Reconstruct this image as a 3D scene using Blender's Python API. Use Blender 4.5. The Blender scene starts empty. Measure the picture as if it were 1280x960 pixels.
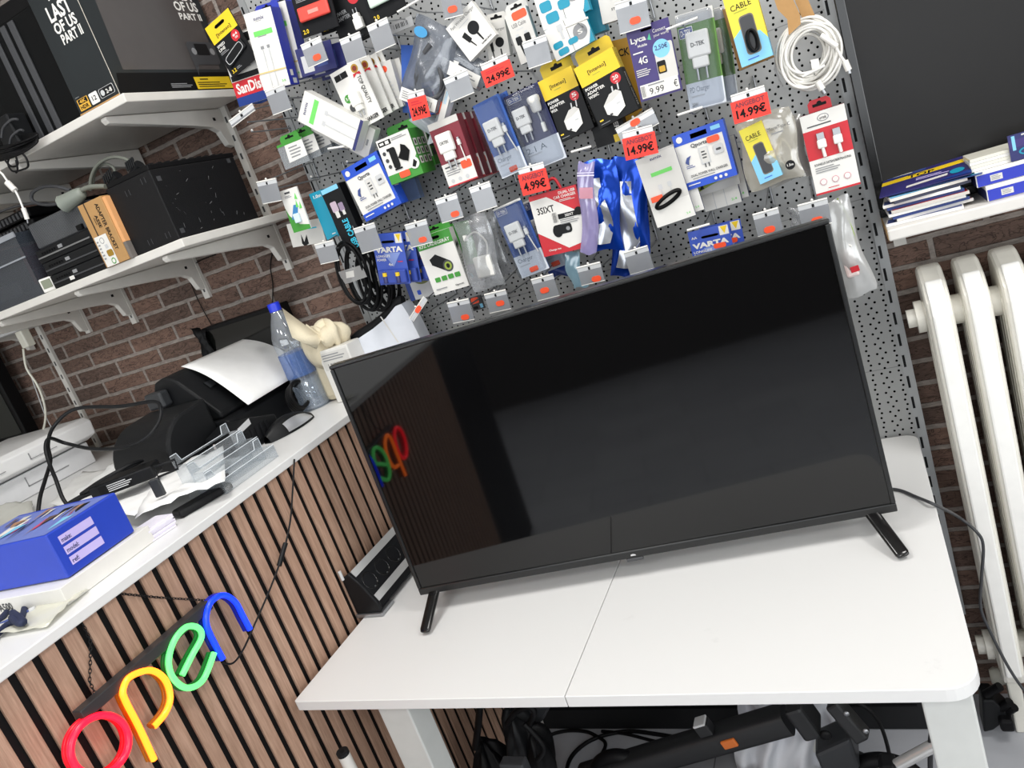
import bpy, bmesh, math, random
from mathutils import Matrix, Vector
random.seed(7)
SC = bpy.context.scene
COL = SC.collection
# ------------------------------------------------------------------ camera (calibrated from the room's straight edges)
FPX = 955.74
YAW, PIT, ROL = -.46768, .24771, .34300
CAM = Vector((0, 0, 1.56))
_f = Vector((math.sin(YAW)*math.cos(PIT), math.cos(YAW)*math.cos(PIT), -math.sin(PIT)))
_r = Vector((math.cos(YAW), -math.sin(YAW), 0)); _d = _f.cross(_r)
_c, _s = math.cos(ROL), math.sin(ROL)
AX = (_c*_r+_s*_d, -_s*_r+_c*_d, _f)
def ray(u, v):
    return AX[0]*((u-640)/FPX)+AX[1]*((v-480)/FPX)+AX[2]
def onx(u, v, x): d = ray(u, v); return CAM+d*((x-CAM.x)/d.x)
def ony(u, v, y): d = ray(u, v); return CAM+d*((y-CAM.y)/d.y)
def onz(u, v, z): d = ray(u, v); return CAM+d*((z-CAM.z)/d.z)
cam = bpy.data.cameras.new('camera'); co = bpy.data.objects.new('camera', cam); COL.objects.link(co)
cam.sensor_width = 36; cam.lens = 36*FPX/1280; cam.clip_start = .02
co.matrix_world = Matrix(((AX[0].x, -AX[1].x, -AX[2].x, 0), (AX[0].y, -AX[1].y, -AX[2].y, 0), (AX[0].z, -AX[1].z, -AX[2].z, CAM.z), (0, 0, 0, 1)))
SC.camera = co
YP, YB, ZT, ZC = 1.776, 1.79, .74, 1.16      # pegboard, brick wall, table top, counter top
# ------------------------------------------------------------------ materials
def lin(h):
    h = h.lstrip('#'); o = []
    for i in (0, 2, 4):
        c = int(h[i:i+2], 16)/255
        o.append(c/12.92 if c <= .04045 else ((c+.055)/1.055)**2.4)
    return o
_MC = {}
def col(h, rough=.5, metal=0., spec=.5, noise=.06, scale=30., bump=0., emit=0., clear=0., glow=None):
    k = (h, rough, metal, spec, noise, scale, bump, emit, clear, glow)
    if k in _MC: return _MC[k]
    m = bpy.data.materials.new('surface_'+h.lstrip('#')); m.use_nodes = True
    nt = m.node_tree; b = nt.nodes['Principled BSDF']
    c = lin(h)
    b.inputs['Roughness'].default_value = rough; b.inputs['Metallic'].default_value = metal
    b.inputs['Specular IOR Level'].default_value = spec
    if clear: b.inputs['Coat Weight'].default_value = clear; b.inputs['Coat Roughness'].default_value = .05
    tc = nt.nodes.new('ShaderNodeTexCoord'); n = nt.nodes.new('ShaderNodeTexNoise'); n.inputs['Scale'].default_value = scale
    nt.links.new(tc.outputs['Object'], n.inputs['Vector'])
    mx = nt.nodes.new('ShaderNodeMix'); mx.data_type = 'RGBA'
    mx.inputs[6].default_value = [max(0, x*(1-noise)) for x in c]+[1]; mx.inputs[7].default_value = [min(1, x*(1+noise)) for x in c]+[1]
    nt.links.new(n.outputs['Fac'], mx.inputs[0]); nt.links.new(mx.outputs[2], b.inputs['Base Color'])
    if bump:
        bp = nt.nodes.new('ShaderNodeBump'); bp.inputs['Strength'].default_value = bump; bp.inputs['Distance'].default_value = .002
        nt.links.new(n.outputs['Fac'], bp.inputs['Height']); nt.links.new(bp.outputs[0], b.inputs['Normal'])
    if emit:
        b.inputs['Emission Color'].default_value = list(glow or c)+[1]; b.inputs['Emission Strength'].default_value = emit
    _MC[k] = m; return m
def film(h, clear=.7, gloss=.12, rough=.12, bump=.06):
    """thin clear plastic: mostly see-through, a little milky, glossy"""
    k = ('film', h, clear, gloss, rough, bump)
    if k in _MC: return _MC[k]
    m = bpy.data.materials.new('clear_plastic_'+h.lstrip('#')); m.use_nodes = True; nt = m.node_tree; nt.nodes.clear()
    o = nt.nodes.new('ShaderNodeOutputMaterial'); t = nt.nodes.new('ShaderNodeBsdfTransparent'); d = nt.nodes.new('ShaderNodeBsdfDiffuse')
    g = nt.nodes.new('ShaderNodeBsdfGlossy'); g.inputs['Roughness'].default_value = rough
    d.inputs['Color'].default_value = lin(h)+[1]; t.inputs['Color'].default_value = [min(1, .5+.5*x) for x in lin(h)]+[1]
    n = nt.nodes.new('ShaderNodeTexNoise'); n.inputs['Scale'].default_value = 40; tc = nt.nodes.new('ShaderNodeTexCoord'); nt.links.new(tc.outputs['Object'], n.inputs['Vector'])
    bp = nt.nodes.new('ShaderNodeBump'); bp.inputs['Strength'].default_value = bump; bp.inputs['Distance'].default_value = .003
    nt.links.new(n.outputs['Fac'], bp.inputs['Height']); nt.links.new(bp.outputs[0], g.inputs['Normal'])
    a = nt.nodes.new('ShaderNodeMixShader'); a.inputs[0].default_value = clear; nt.links.new(d.outputs[0], a.inputs[1]); nt.links.new(t.outputs[0], a.inputs[2])
    b = nt.nodes.new('ShaderNodeMixShader'); b.inputs[0].default_value = gloss; nt.links.new(a.outputs[0], b.inputs[1]); nt.links.new(g.outputs[0], b.inputs[2])
    nt.links.new(b.outputs[0], o.inputs[0]); _MC[k] = m; return m
class NT:
    """small node-graph helper"""
    def __init__(s, name):
        s.m = bpy.data.materials.new(name); s.m.use_nodes = True; s.t = s.m.node_tree; s.b = s.t.nodes['Principled BSDF']
    def n(s, typ, **kw):
        x = s.t.nodes.new('ShaderNode'+typ)
        for k, v in kw.items(): setattr(x, k, v)
        return x
    def l(s, a, b): s.t.links.new(a, b)
    def math(s, op, a, b=None, c=None):
        x = s.n('Math', operation=op)
        for i, q in enumerate((a, b, c)):
            if q is None: continue
            if isinstance(q, (int, float)): x.inputs[i].default_value = q
            else: s.l(q, x.inputs[i])
        return x.outputs[0]
    def mix(s, fac, a, b):
        x = s.n('Mix', data_type='RGBA')
        for i, q in ((0, fac), (6, a), (7, b)):
            if isinstance(q, str): x.inputs[i].default_value = lin(q)+[1]
            elif isinstance(q, (int, float)): x.inputs[i].default_value = q
            elif isinstance(q, (list, tuple)): x.inputs[i].default_value = list(q)
            else: s.l(q, x.inputs[i])
        return x.outputs[2]
    def obj(s): return s.n('TexCoord').outputs['Object']
    def noise(s, vec, scale, detail=3, rough=.6):
        x = s.n('TexNoise'); x.inputs['Scale'].default_value = scale; x.inputs['Detail'].default_value = detail; x.inputs['Roughness'].default_value = rough
        if vec is not None: s.l(vec, x.inputs['Vector'])
        return x
    def bump(s, h, st, dist):
        x = s.n('Bump'); x.inputs['Strength'].default_value = st; x.inputs['Distance'].default_value = dist; s.l(h, x.inputs['Height']); s.l(x.outputs[0], s.b.inputs['Normal'])
def brick_mat():
    g = NT('brick_wall_surface'); o = g.obj(); sp = g.n('SeparateXYZ'); g.l(o, sp.inputs[0])
    cb = g.n('CombineXYZ'); g.l(g.math('ADD', sp.outputs[0], .08), cb.inputs[0]); g.l(g.math('SUBTRACT', sp.outputs[2], .7433-.0535*40), cb.inputs[1])
    wob = g.noise(o, 14, 2); wv = g.n('VectorMath', operation='SCALE'); wv.inputs['Scale'].default_value = .006; g.l(wob.outputs['Color'], wv.inputs[0])
    ad = g.n('VectorMath', operation='ADD'); g.l(cb.outputs[0], ad.inputs[0]); g.l(wv.outputs[0], ad.inputs[1])
    b = g.n('TexBrick'); g.l(ad.outputs[0], b.inputs['Vector']); b.inputs['Scale'].default_value = 1
    b.inputs['Brick Width'].default_value = .21; b.inputs['Row Height'].default_value = .0535; b.inputs['Mortar Size'].default_value = .0066; b.inputs['Mortar Smooth'].default_value = .25; b.inputs['Bias'].default_value = 0
    b.inputs['Color1'].default_value = lin('#806458')+[1]; b.inputs['Color2'].default_value = lin('#4e413c')+[1]; b.inputs['Mortar'].default_value = lin('#a59f99')+[1]
    sc = g.n('Mapping'); sc.inputs['Scale'].default_value = (1, 1, 2.6); g.l(o, sc.inputs[0])
    n1 = g.noise(sc.outputs[0], 38, 8, .75); n2 = g.noise(o, 9, 4)
    cr = g.noise(sc.outputs[0], 17, 3, .55); cr.inputs['Distortion'].default_value = 1.6
    crack = g.math('LESS_THAN', g.math('ABSOLUTE', g.math('SUBTRACT', cr.outputs['Fac'], .5)), .016)
    notm = g.math('SUBTRACT', 1, b.outputs['Fac'])
    c = g.mix(g.math('MULTIPLY', n2.outputs['Fac'], .45), b.outputs['Color'], '#937565')
    r = g.n('MapRange'); r.inputs['From Min'].default_value = .3; r.inputs['From Max'].default_value = .75; r.inputs['To Min'].default_value = .42; r.inputs['To Max'].default_value = 1.4; g.l(n1.outputs['Fac'], r.inputs[0])
    mul = g.n('Mix', data_type='RGBA', blend_type='MULTIPLY'); mul.inputs[0].default_value = .8; g.l(c, mul.inputs[6]); g.l(r.outputs[0], mul.inputs[7])
    c2 = g.mix(g.math('MULTIPLY', g.math('MULTIPLY', crack, notm), .65), mul.outputs[2], '#2c211d')
    g.l(c2, g.b.inputs['Base Color']); g.b.inputs['Roughness'].default_value = .9
    h = g.math('ADD', g.math('MULTIPLY', notm, 1.0), g.math('MULTIPLY', n1.outputs['Fac'], .7))
    h = g.math('SUBTRACT', h, g.math('MULTIPLY', crack, .3))
    g.bump(h, .8, .006); return g.m
def peg_mat():
    g = NT('perforated_sheet_metal'); o = g.obj(); sp = g.n('SeparateXYZ'); g.l(o, sp.inputs[0]); x, z = sp.outputs[0], sp.outputs[2]
    P = .0118
    row = g.math('DIVIDE', z, P); fr = g.math('SUBTRACT', g.math('FRACT', row), .5)
    odd = g.math('FLOORED_MODULO', g.math('FLOOR', row), 2.0)
    def cells(per, off):
        q = g.math('FRACT', g.math('DIVIDE', g.math('ADD', x, off), per)); return g.math('MULTIPLY', g.math('SUBTRACT', q, .5), per)
    dx = g.math('ADD', g.math('MULTIPLY', odd, cells(.0290, .003)), g.math('MULTIPLY', g.math('SUBTRACT', 1, odd), cells(.0174, 0)))
    dz = g.math('MULTIPLY', fr, P)
    d = g.math('SQRT', g.math('ADD', g.math('POWER', dx, 2), g.math('POWER', dz, 2)))
    hole = g.math('LESS_THAN', d, .0026)
    j = g.math('LESS_THAN', g.math('ABSOLUTE', g.math('SUBTRACT', g.math('FRACT', g.math('DIVIDE', g.math('ADD', z, .012), .19)), .5)), .004)
    n = g.noise(o, 6, 2); c = g.mix(n.outputs['Fac'], '#97999a', '#a6a7a6')
    c = g.mix(g.math('MULTIPLY', j, .55), c, '#55575a'); c = g.mix(hole, c, '#090909'); g.l(c, g.b.inputs['Base Color'])
    g.b.inputs['Roughness'].default_value = .45; g.l(g.math('SUBTRACT', .5, g.math('MULTIPLY', hole, .5)), g.b.inputs['Specular IOR Level'])
    g.bump(g.math('SUBTRACT', 1, g.math('MAXIMUM', hole, j)), .5, .002); return g.m
def wood_mat():
    g = NT('walnut_slat_veneer'); o = g.obj(); mp = g.n('Mapping'); mp.inputs['Scale'].default_value = (6, 26, 1.6); g.l(o, mp.inputs[0])
    n = g.noise(mp.outputs[0], 9, 6, .65); mp2 = g.n('Mapping'); mp2.inputs['Scale'].default_value = (30, 160, 3); g.l(o, mp2.inputs[0]); n2 = g.noise(mp2.outputs[0], 8, 3)
    sp = g.n('SeparateXYZ'); g.l(o, sp.inputs[0]); wn = g.n('TexWhiteNoise', noise_dimensions='1D'); g.l(g.math('FLOOR', g.math('DIVIDE', sp.outputs[1], .0392)), wn.inputs['W'])
    r = g.n('MapRange'); r.inputs['From Min'].default_value = .35; r.inputs['From Max'].default_value = .68; g.l(n.outputs['Fac'], r.inputs[0])
    c = g.mix(r.outputs[0], '#9d7c68', '#c8a690'); c = g.mix(g.math('MULTIPLY', wn.outputs['Value'], .35), c, '#b48f7a'); c = g.mix(g.math('MULTIPLY', n2.outputs['Fac'], .3), c, '#86664f')
    g.l(c, g.b.inputs['Base Color']); g.b.inputs['Roughness'].default_value = .55; g.bump(n2.outputs['Fac'], .15, .001); return g.m
def tile_mat():
    g = NT('floor_tile_surface'); o = g.obj(); b = g.n('TexBrick'); b.offset = 0.5; g.l(o, b.inputs['Vector']); b.inputs['Scale'].default_value = 1
    b.inputs['Brick Width'].default_value = .6; b.inputs['Row Height'].default_value = .3; b.inputs['Mortar Size'].default_value = .002
    b.inputs['Color1'].default_value = lin('#b4b6bb')+[1]; b.inputs['Color2'].default_value = lin('#aaacb2')+[1]; b.inputs['Mortar'].default_value = lin('#6f7074')+[1]
    n = g.noise(o, 3, 8, .7); r = g.n('MapRange'); r.inputs['To Min'].default_value = .8; r.inputs['To Max'].default_value = 1.15; g.l(n.outputs['Fac'], r.inputs[0])
    m = g.n('Mix', data_type='RGBA', blend_type='MULTIPLY'); m.inputs[0].default_value = 1; g.l(b.outputs['Color'], m.inputs[6]); g.l(r.outputs[0], m.inputs[7])
    g.l(m.outputs[2], g.b.inputs['Base Color']); g.b.inputs['Roughness'].default_value = .35; return g.m
def laminate_mat():
    g = NT('white_laminate'); o = g.obj(); n = g.noise(o, 9, 6, .7); s = g.noise(o, 40, 2)
    r = g.n('MapRange'); r.inputs['From Min'].default_value = .66; r.inputs['From Max'].default_value = .8; g.l(n.outputs['Fac'], r.inputs[0])
    c = g.mix(g.math('MULTIPLY', r.outputs[0], .35), '#dcdcdb', '#b4b4b3'); g.l(c, g.b.inputs['Base Color'])
    g.b.inputs['Roughness'].default_value = .38; g.bump(s.outputs['Fac'], .03, .0005); return g.m
BRICK, PEG, WOOD, TILE, LAM = brick_mat(), peg_mat(), wood_mat(), tile_mat(), laminate_mat()
K = col('#141517', .45, spec=.22); K2 = col('#08080a', .5, spec=.2); KM = col('#141518', .7, spec=.2, bump=.1, scale=400); KG = col('#0c0c0d', .16)
W = col('#dfddd8', .45); W2 = col('#cfcdc8', .5); WP = col('#e4e2dc', .3); GR = col('#8a8b8d', .5); LG = col('#c4c5c6', .5); DG = col('#3c3d40', .5)
YE = col('#e6c321', .45); RD = col('#c1202c', .45); OR = col('#f4552f', .5); BL = col('#1f4ec2', .4); NV = col('#2a2d63', .4); NV2 = col('#3a4b86', .4)
TE = col('#168fac', .45); GN = col('#3e8f33', .45); LGN = col('#6fcf63', .45); MR = col('#7d2230', .4); PU = col('#3c2f6e', .4); DB = col('#16357f', .4)
SKY = col('#7fc3e6', .45); CARD = col('#ad8553', .75, bump=.2, scale=120); CY = col('#36b7d3', .4); PK = col('#c84a70', .4); OL = col('#8fa23a', .45)
CHR = col('#c9cacc', .18, metal=1); STEEL = col('#a9abae', .35, metal=.9); GOLD = col('#b8923a', .4, metal=.6); LILAC = col('#c3b6ea', .5)
SHELF = col('#d3d0ca', .42); CREAM = col('#dedccf', .3, bump=.12, scale=60); PAPER = col('#f6f6f5', .7)
FILM = film('#c9ced6', .988, .018, .04); FILMB = film('#c9ced2', .75, .1); TICK = film('#a4a7ac', .38, .10, .2); ACR = film('#e9eef2', .9, .12, .05, .02); PET = film('#eef6ff', .86, .14, .04); BAG = film('#c9cbce', .76, .12, .2, .3)
# ------------------------------------------------------------------ mesh builder
def _pt(v): return v if isinstance(v, Vector) else Vector(v)
_TXT = {}
def text_geo(s, bold=0.):
    k = (s, bold)
    if k in _TXT: return _TXT[k]
    cu = bpy.data.curves.new('lettering', 'FONT'); cu.body = s; cu.resolution_u = 2; cu.offset = bold
    o = bpy.data.objects.new('lettering', cu); COL.objects.link(o)
    me = o.to_mesh(); vs = [v.co.copy() for v in me.vertices]; fs = [tuple(p.vertices) for p in me.polygons]
    o.to_mesh_clear(); bpy.data.objects.remove(o); bpy.data.curves.remove(cu)
    x0 = min(v.x for v in vs); x1 = max(v.x for v in vs); y0 = min(v.y for v in vs); y1 = max(v.y for v in vs)
    vs = [((v.x-x0)/(x1-x0), (v.y-y0)/(y1-y0)) for v in vs]
    _TXT[k] = (vs, fs); return _TXT[k]
class MB:
    def __init__(s): s.v = []; s.f = []; s.m = []; s.sm = []; s.mats = []; s.X = None
    def mi(s, m):
        if m not in s.mats: s.mats.append(m)
        return s.mats.index(m)
    def add(s, vs, fs, m, smooth=False):
        o = len(s.v); i = s.mi(m)
        s.v += [(s.X @ _pt(v)) if s.X else _pt(v) for v in vs]
        for f in fs: s.f.append(tuple(o+k for k in f)); s.m.append(i); s.sm.append(smooth)
        return s
    def bm(s, b, m, smooth=False):
        b.verts.index_update(); s.add([v.co.copy() for v in b.verts], [tuple(v.index for v in f.verts) for f in b.faces], m, smooth); b.free(); return s
    def box(s, x0, y0, z0, x1, y1, z1, m, bev=0., seg=2):
        if x0 > x1: x0, x1 = x1, x0
        if y0 > y1: y0, y1 = y1, y0
        if z0 > z1: z0, z1 = z1, z0
        b = bmesh.new(); bmesh.ops.create_cube(b, size=1)
        for v in b.verts: v.co = Vector((x0+(v.co.x+.5)*(x1-x0), y0+(v.co.y+.5)*(y1-y0), z0+(v.co.z+.5)*(z1-z0)))
        if bev: bmesh.ops.bevel(b, geom=list(b.edges), offset=min(bev, .49*min(x1-x0, y1-y0, z1-z0)), segments=seg, affect='EDGES', profile=.5)
        return s.bm(b, m, False)
    def prism(s, poly, axis, a, b, m, bev=0.):
        """polygon in the plane across axis ('x': (y,z), 'y': (x,z), 'z': (x,y)) pushed from a to b"""
        def p(q, t): return {'x': (t, q[0], q[1]), 'y': (q[0], t, q[1]), 'z': (q[0], q[1], t)}[axis]
        n = len(poly); bm_ = bmesh.new(); A = [bm_.verts.new(p(q, a)) for q in poly]; B = [bm_.verts.new(p(q, b)) for q in poly]
        bm_.faces.new(A[::-1]); bm_.faces.new(B)
        for i in range(n): bm_.faces.new((A[i], A[(i+1) % n], B[(i+1) % n], B[i]))
        bmesh.ops.recalc_face_normals(bm_, faces=bm_.faces)
        if bev: bmesh.ops.bevel(bm_, geom=list(bm_.edges), offset=bev, segments=2, affect='EDGES', profile=.5)
        return s.bm(bm_, m)
    def quad(s, pts, m): return s.add(pts, [tuple(range(len(pts)))], m)
    def tube(s, pts, r, m, n=8, smooth=True, caps=True, closed=False):
        P = [_pt(p) for p in pts]
        if smooth and len(P) > 2:
            Q = []; L = len(P); rng = L if closed else L-1
            for i in range(rng):
                p0 = P[(i-1) % L] if (closed or i > 0) else P[0]; p1 = P[i]; p2 = P[(i+1) % L]; p3 = P[(i+2) % L] if (closed or i+2 < L) else P[-1]
                for k in range(6):
                    t = k/6; Q.append(.5*((2*p1)+(p2-p0)*t+(2*p0-5*p1+4*p2-p3)*t*t+(3*p1-p0-3*p2+p3)*t**3))
            if not closed: Q.append(P[-1])
            P = Q
        vs = []; fs = []; N = len(P); up = None
        for i in range(N):
            t = (P[(i+1) % N]-P[i-1]) if closed else (P[min(i+1, N-1)]-P[max(i-1, 0)])
            if t.length < 1e-9: t = Vector((0, 0, 1))
            t.normalize()
            if up is None: up = t.orthogonal()
            up = (up-t*up.dot(t)); up = up.normalized() if up.length > 1e-6 else t.orthogonal().normalized()
            w = t.cross(up); rr = r(i/(max(N-1, 1))) if callable(r) else r
            for k in range(n):
                a = 2*math.pi*k/n; vs.append(P[i]+up*(math.cos(a)*rr)+w*(math.sin(a)*rr))
        for i in range(N if closed else N-1):
            j = (i+1) % N
            for k in range(n): fs.append((i*n+k, i*n+(k+1) % n, j*n+(k+1) % n, j*n+k))
        s.add(vs, fs, m, True)
        if caps and not closed: s.add(vs[:n], [tuple(range(n))[::-1]], m); s.add(vs[-n:], [tuple(range(n))], m)
        return s
    def lathe(s, prof, m, c=(0, 0, 0), n=24, axis=None):
        c = _pt(c); ax = (axis or Vector((0, 0, 1))).normalized(); u = ax.orthogonal().normalized(); w = ax.cross(u); vs = []; fs = []
        for r, z in prof:
            for k in range(n): a = 2*math.pi*k/n; vs.append(c+ax*z+u*(r*math.cos(a))+w*(r*math.sin(a)))
        for i in range(len(prof)-1):
            for k in range(n): fs.append((i*n+k, i*n+(k+1) % n, (i+1)*n+(k+1) % n, (i+1)*n+k))
        s.add(vs, fs, m, True)
        if prof[0][0] > 1e-5: s.add(vs[:n], [tuple(range(n))[::-1]], m)
        if prof[-1][0] > 1e-5: s.add(vs[-n:], [tuple(range(n))], m)
        return s
    def text(s, txt, o, ex, ez, w, h, m, bold=.0):
        vs, fs = text_geo(txt, bold); o, ex, ez = _pt(o), _pt(ex), _pt(ez)
        return s.add([o+ex*(x*w)+ez*(y*h) for x, y in vs], fs, m)
    def grid(s, fn, nu, nv, m, thick=0.):
        """surface fn(u,v)->point for u,v in 0..1; thick gives it a second side"""
        vs = [_pt(fn(i/nu, j/nv)) for j in range(nv+1) for i in range(nu+1)]; w = nu+1
        fs = [(j*w+i, j*w+i+1, (j+1)*w+i+1, (j+1)*w+i) for j in range(nv) for i in range(nu)]
        if thick:
            b = bmesh.new(); V = [b.verts.new(v) for v in vs]
            for f in fs: b.faces.new([V[k] for k in f])
            bmesh.ops.recalc_face_normals(b, faces=b.faces); bmesh.ops.solidify(b, geom=list(b.faces), thickness=thick); return s.bm(b, m, True)
        return s.add(vs, fs, m, True)
    def mesh(s, name, inv=None):
        me = bpy.data.meshes.new(name); me.from_pydata([(inv @ v) if inv else v for v in s.v], [], s.f)
        for m in s.mats: me.materials.append(m)
        me.polygons.foreach_set('material_index', s.m); me.polygons.foreach_set('use_smooth', s.sm); me.update(); return me
def props(o, label=None, cat=None, group=None, kind=None):
    for k, v in (('label', label), ('category', cat), ('group', group), ('kind', kind)):
        if v: o[k] = v
    return o
class Thing:
    """an Empty at the thing's base; parts are meshes under it. world=True parts are given in room coordinates"""
    def __init__(s, name, label, cat, M=None, group=None):
        if M is None: M = Matrix.Identity(4)
        elif not isinstance(M, Matrix): M = Matrix.Translation(_pt(M))
        s.M = M; s.inv = M.inverted(); s.o = bpy.data.objects.new(name, None); COL.objects.link(s.o); s.o.matrix_world = M; s.o.empty_display_size = .02
        props(s.o, label, cat, group)
    def part(s, name, mb, label=None, parent=None, world=True):
        o = bpy.data.objects.new(name, mb.mesh(name, s.inv if world else None)); COL.objects.link(o); o.parent = parent or s.o
        if label: o['label'] = label
        return o
def solo(name, label, cat, mb, base=None, group=None, kind=None):
    """a thing that is one mesh; origin at base"""
    M = Matrix.Translation(_pt(base)) if base is not None else Matrix.Translation(sum(mb.v, Vector())/len(mb.v))
    o = bpy.data.objects.new(name, mb.mesh(name, M.inverted())); COL.objects.link(o); o.matrix_world = M
    return props(o, label, cat, group, kind)
def struct(name, mb): return solo(name, None, None, mb, base=(0, 0, 0), kind='structure')
def copy_thing(o, shift, label):
    c = o.copy(); COL.objects.link(c); c.matrix_world = Matrix.Translation(_pt(shift)) @ o.matrix_world; c['label'] = label
    for ch in o.children:
        d = ch.copy(); COL.objects.link(d); d.parent = c
        for g in ch.children: e = g.copy(); COL.objects.link(e); e.parent = d
    return c
# ================================================================== the room
mb = MB(); mb.box(-4.2, YB, 0, 2.6, YB+.12, 3.0, BRICK); struct('wall_back', mb)
PLA = col('#b9b4ac', .8)
mb = MB(); mb.box(-4.3, -3.6, 0, -4.2, YB, 3.0, PLA); struct('wall_left', mb)
mb = MB(); mb.box(2.6, -3.6, 0, 2.7, YB, 3.0, PLA); struct('wall_right', mb)
mb = MB(); mb.box(-4.2, -3.7, 0, 2.6, -3.6, .9, col('#4a4744', .8)); mb.box(-4.2, -3.7, 2.5, 2.6, -3.6, 3, col('#4a4744', .8)); struct('wall_front', mb)
mb = MB(); mb.box(-4.3, -3.7, -.05, 2.7, YB+.1, 0, TILE); struct('floor', mb)
mb = MB(); mb.box(-4.3, -3.7, 3.0, 2.7, YB+.1, 3.05, col('#d8d6d2', .8)); struct('ceiling', mb)
# ------------------------------------------------------------------ pegboard with slotted rails
XL, XR = -1.249, .026
t = Thing('pegboard', 'grey perforated metal wall panel holding the hanging accessories', 'pegboard', (-.6, YP, .25))
mb = MB(); mb.box(XL, YP, .25, XR, YP+.012, 2.75, PEG); t.part('perforated_sheet', mb)
for x in (XL-.004, XR+.010):
    mb = MB(); mb.box(x-.010, YP-.004, .25, x+.010, YP+.0138, 2.75, col('#a3a5a6', .4, metal=.3))
    z = .3
    while z < 2.7: mb.box(x-.0065, YP-.0046, z, x-.0015, YP-.0039, z+.028, K2); z += .05
    t.part('slotted_rail', mb)
# ------------------------------------------------------------------ table
t = Thing('table', 'white laminate table with split top under the large dark television', 'table', (-.58, 1.36, 0))
XTL, XTM, XTR, YT0, YT1 = -1.187, -.585, .026, .951, 1.768
def rrect(x0, y0, x1, y1, rr, n=6):
    P = []
    for cx, cy, a0, r in ((x1, y1, 0, rr[2]), (x0, y1, 90, rr[3]), (x0, y0, 180, rr[0]), (x1, y0, 270, rr[1])):
        if r <= 0: P.append((cx, cy)); continue
        sx = -1 if a0 in (0, 270) else 1; sy = -1 if a0 in (0, 90) else 1
        for k in range(n+1):
            a = math.radians(a0+90*k/n); P.append((cx+sx*r+r*math.cos(a), cy+sy*r+r*math.sin(a)))
    return P
mb = MB(); mb.prism(rrect(XTL, YT0, XTM-.0008, YT1, (.006, 0, 0, .006)), 'z', ZT-.022, ZT, LAM, bev=.0012); t.part('tabletop', mb)
mb = MB(); mb.prism(rrect(XTM+.0008, YT0, XTR, YT1, (0, .045, .03, 0)), 'z', ZT-.022, ZT, LAM, bev=.0012); t.part('tabletop', mb)
LEG = col('#c9cbc8', .4)
mb = MB(); mb.box(-.962, 1.075, .675, -.055, 1.105, ZT-.0235, LEG); t.part('rail', mb)
mb = MB(); mb.box(-.962, 1.732, .675, -.055, 1.76, ZT-.0235, LEG); t.part('rail', mb)
def leg(x0, x1, y0, y1):
    mb = MB(); mb.box(x0, y0, 0, x1, y1, ZT-.0235, LEG, bev=.003); t.part('leg', mb)
leg(-1.036, -.963, 1.00, 1.06); leg(-.054, .013, 1.0, 1.06); leg(-1.036, -.963, 1.728, 1.766); leg(-.054, .013, 1.728, 1.766)
# ------------------------------------------------------------------ counter with slatted front
XS = -1.207
t = Thing('counter', 'white topped shop counter with brown slatted front', 'counter', (-1.9, .5, 0))
mb = MB(); mb.box(-2.9, -.9, ZC-.018, XS+.011, YP-.006, ZC, LAM, bev=.002); t.part('countertop', mb)
mb = MB(); mb.box(-1.26, -.9, 0, XS-.006, YP-.007, ZC-.019, K2); t.part('panel_backing', mb, 'black felt backing between the slats')
y = .7254*.82-.0392*36+.0065; n = 0; mb = MB()
slats = []
while y < YP-.03:
    if y > -.25:
        mb = MB(); mb.box(XS-.006, y, .002, XS, min(y+.0255, YP-.008), ZC-.0195, WOOD, bev=.0006, seg=1); t.part('slat', mb)
    y += .0392
mb = MB(); mb.box(-2.88, -.9, 0, -2.84, YP-.006, ZC-.019, col('#d0d0cc', .6)); t.part('rear_panel', mb)
# ------------------------------------------------------------------ television on the table
A0 = Vector((-1.0076, 1.23, 0)); B0 = Vector((-.035, 1.345, 0)); ex = (B0-A0).normalized(); ex = Matrix.Rotation(math.radians(1.0), 3, 'Z') @ ex; A0 = (A0+B0)/2-ex*((B0-A0).length/2); ey = Vector((-ex.y, ex.x, 0)); TW = .979; TH = .545; Z0 = .786
TVM = Matrix(((ex.x, ey.x, 0, A0.x), (ex.y, ey.y, 0, A0.y), (0, 0, 1, Z0), (0, 0, 0, 1))) @ Matrix.Rotation(math.radians(-1.5), 4, 'X')
t = Thing('television', 'large flat television standing switched off on the white table', 'television', TVM)
BZ = col('#141516', .28)
mb = MB(); b = .0085
mb.box(0, 0, 0, TW, .012, .0165, BZ, bev=.002); mb.box(0, 0, TH-b, TW, .03, TH, BZ, bev=.003); mb.box(0, 0, .0165, b, .03, TH-b, BZ, bev=.002); mb.box(TW-b, 0, .0165, TW, .03, TH-b, BZ, bev=.002)
t.part('bezel', mb, world=False)
mb = MB(); mb.box(b-.001, .0035, .0155, TW-b+.001, .012, TH-b+.001, col('#060607', .045, noise=0)); t.part('screen', mb, world=False)
mb = MB(); mb.box(.004, .012, .004, TW-.004, .034, TH-.004, KM, bev=.004); mb.box(.12, .034, .02, TW-.12, .075, .33, KM, bev=.015); t.part('rear_housing', mb, world=False)
mb = MB(); mb.box(TW*.5-.018, -.001, -.007, TW*.5+.016, .010, .0005, DG, bev=.002); t.part('sensor_bar', mb, world=False)
mb = MB(); mb.prism([(TW*.5-.007, .0055), (TW*.5+.004, .0055), (TW*.5+.0025, .008), (TW*.5-.002, .0095), (TW*.5-.0065, .0085)], 'y', -.0006, .001, LG); t.part('badge', mb, 'small pale badge', world=False)
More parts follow.
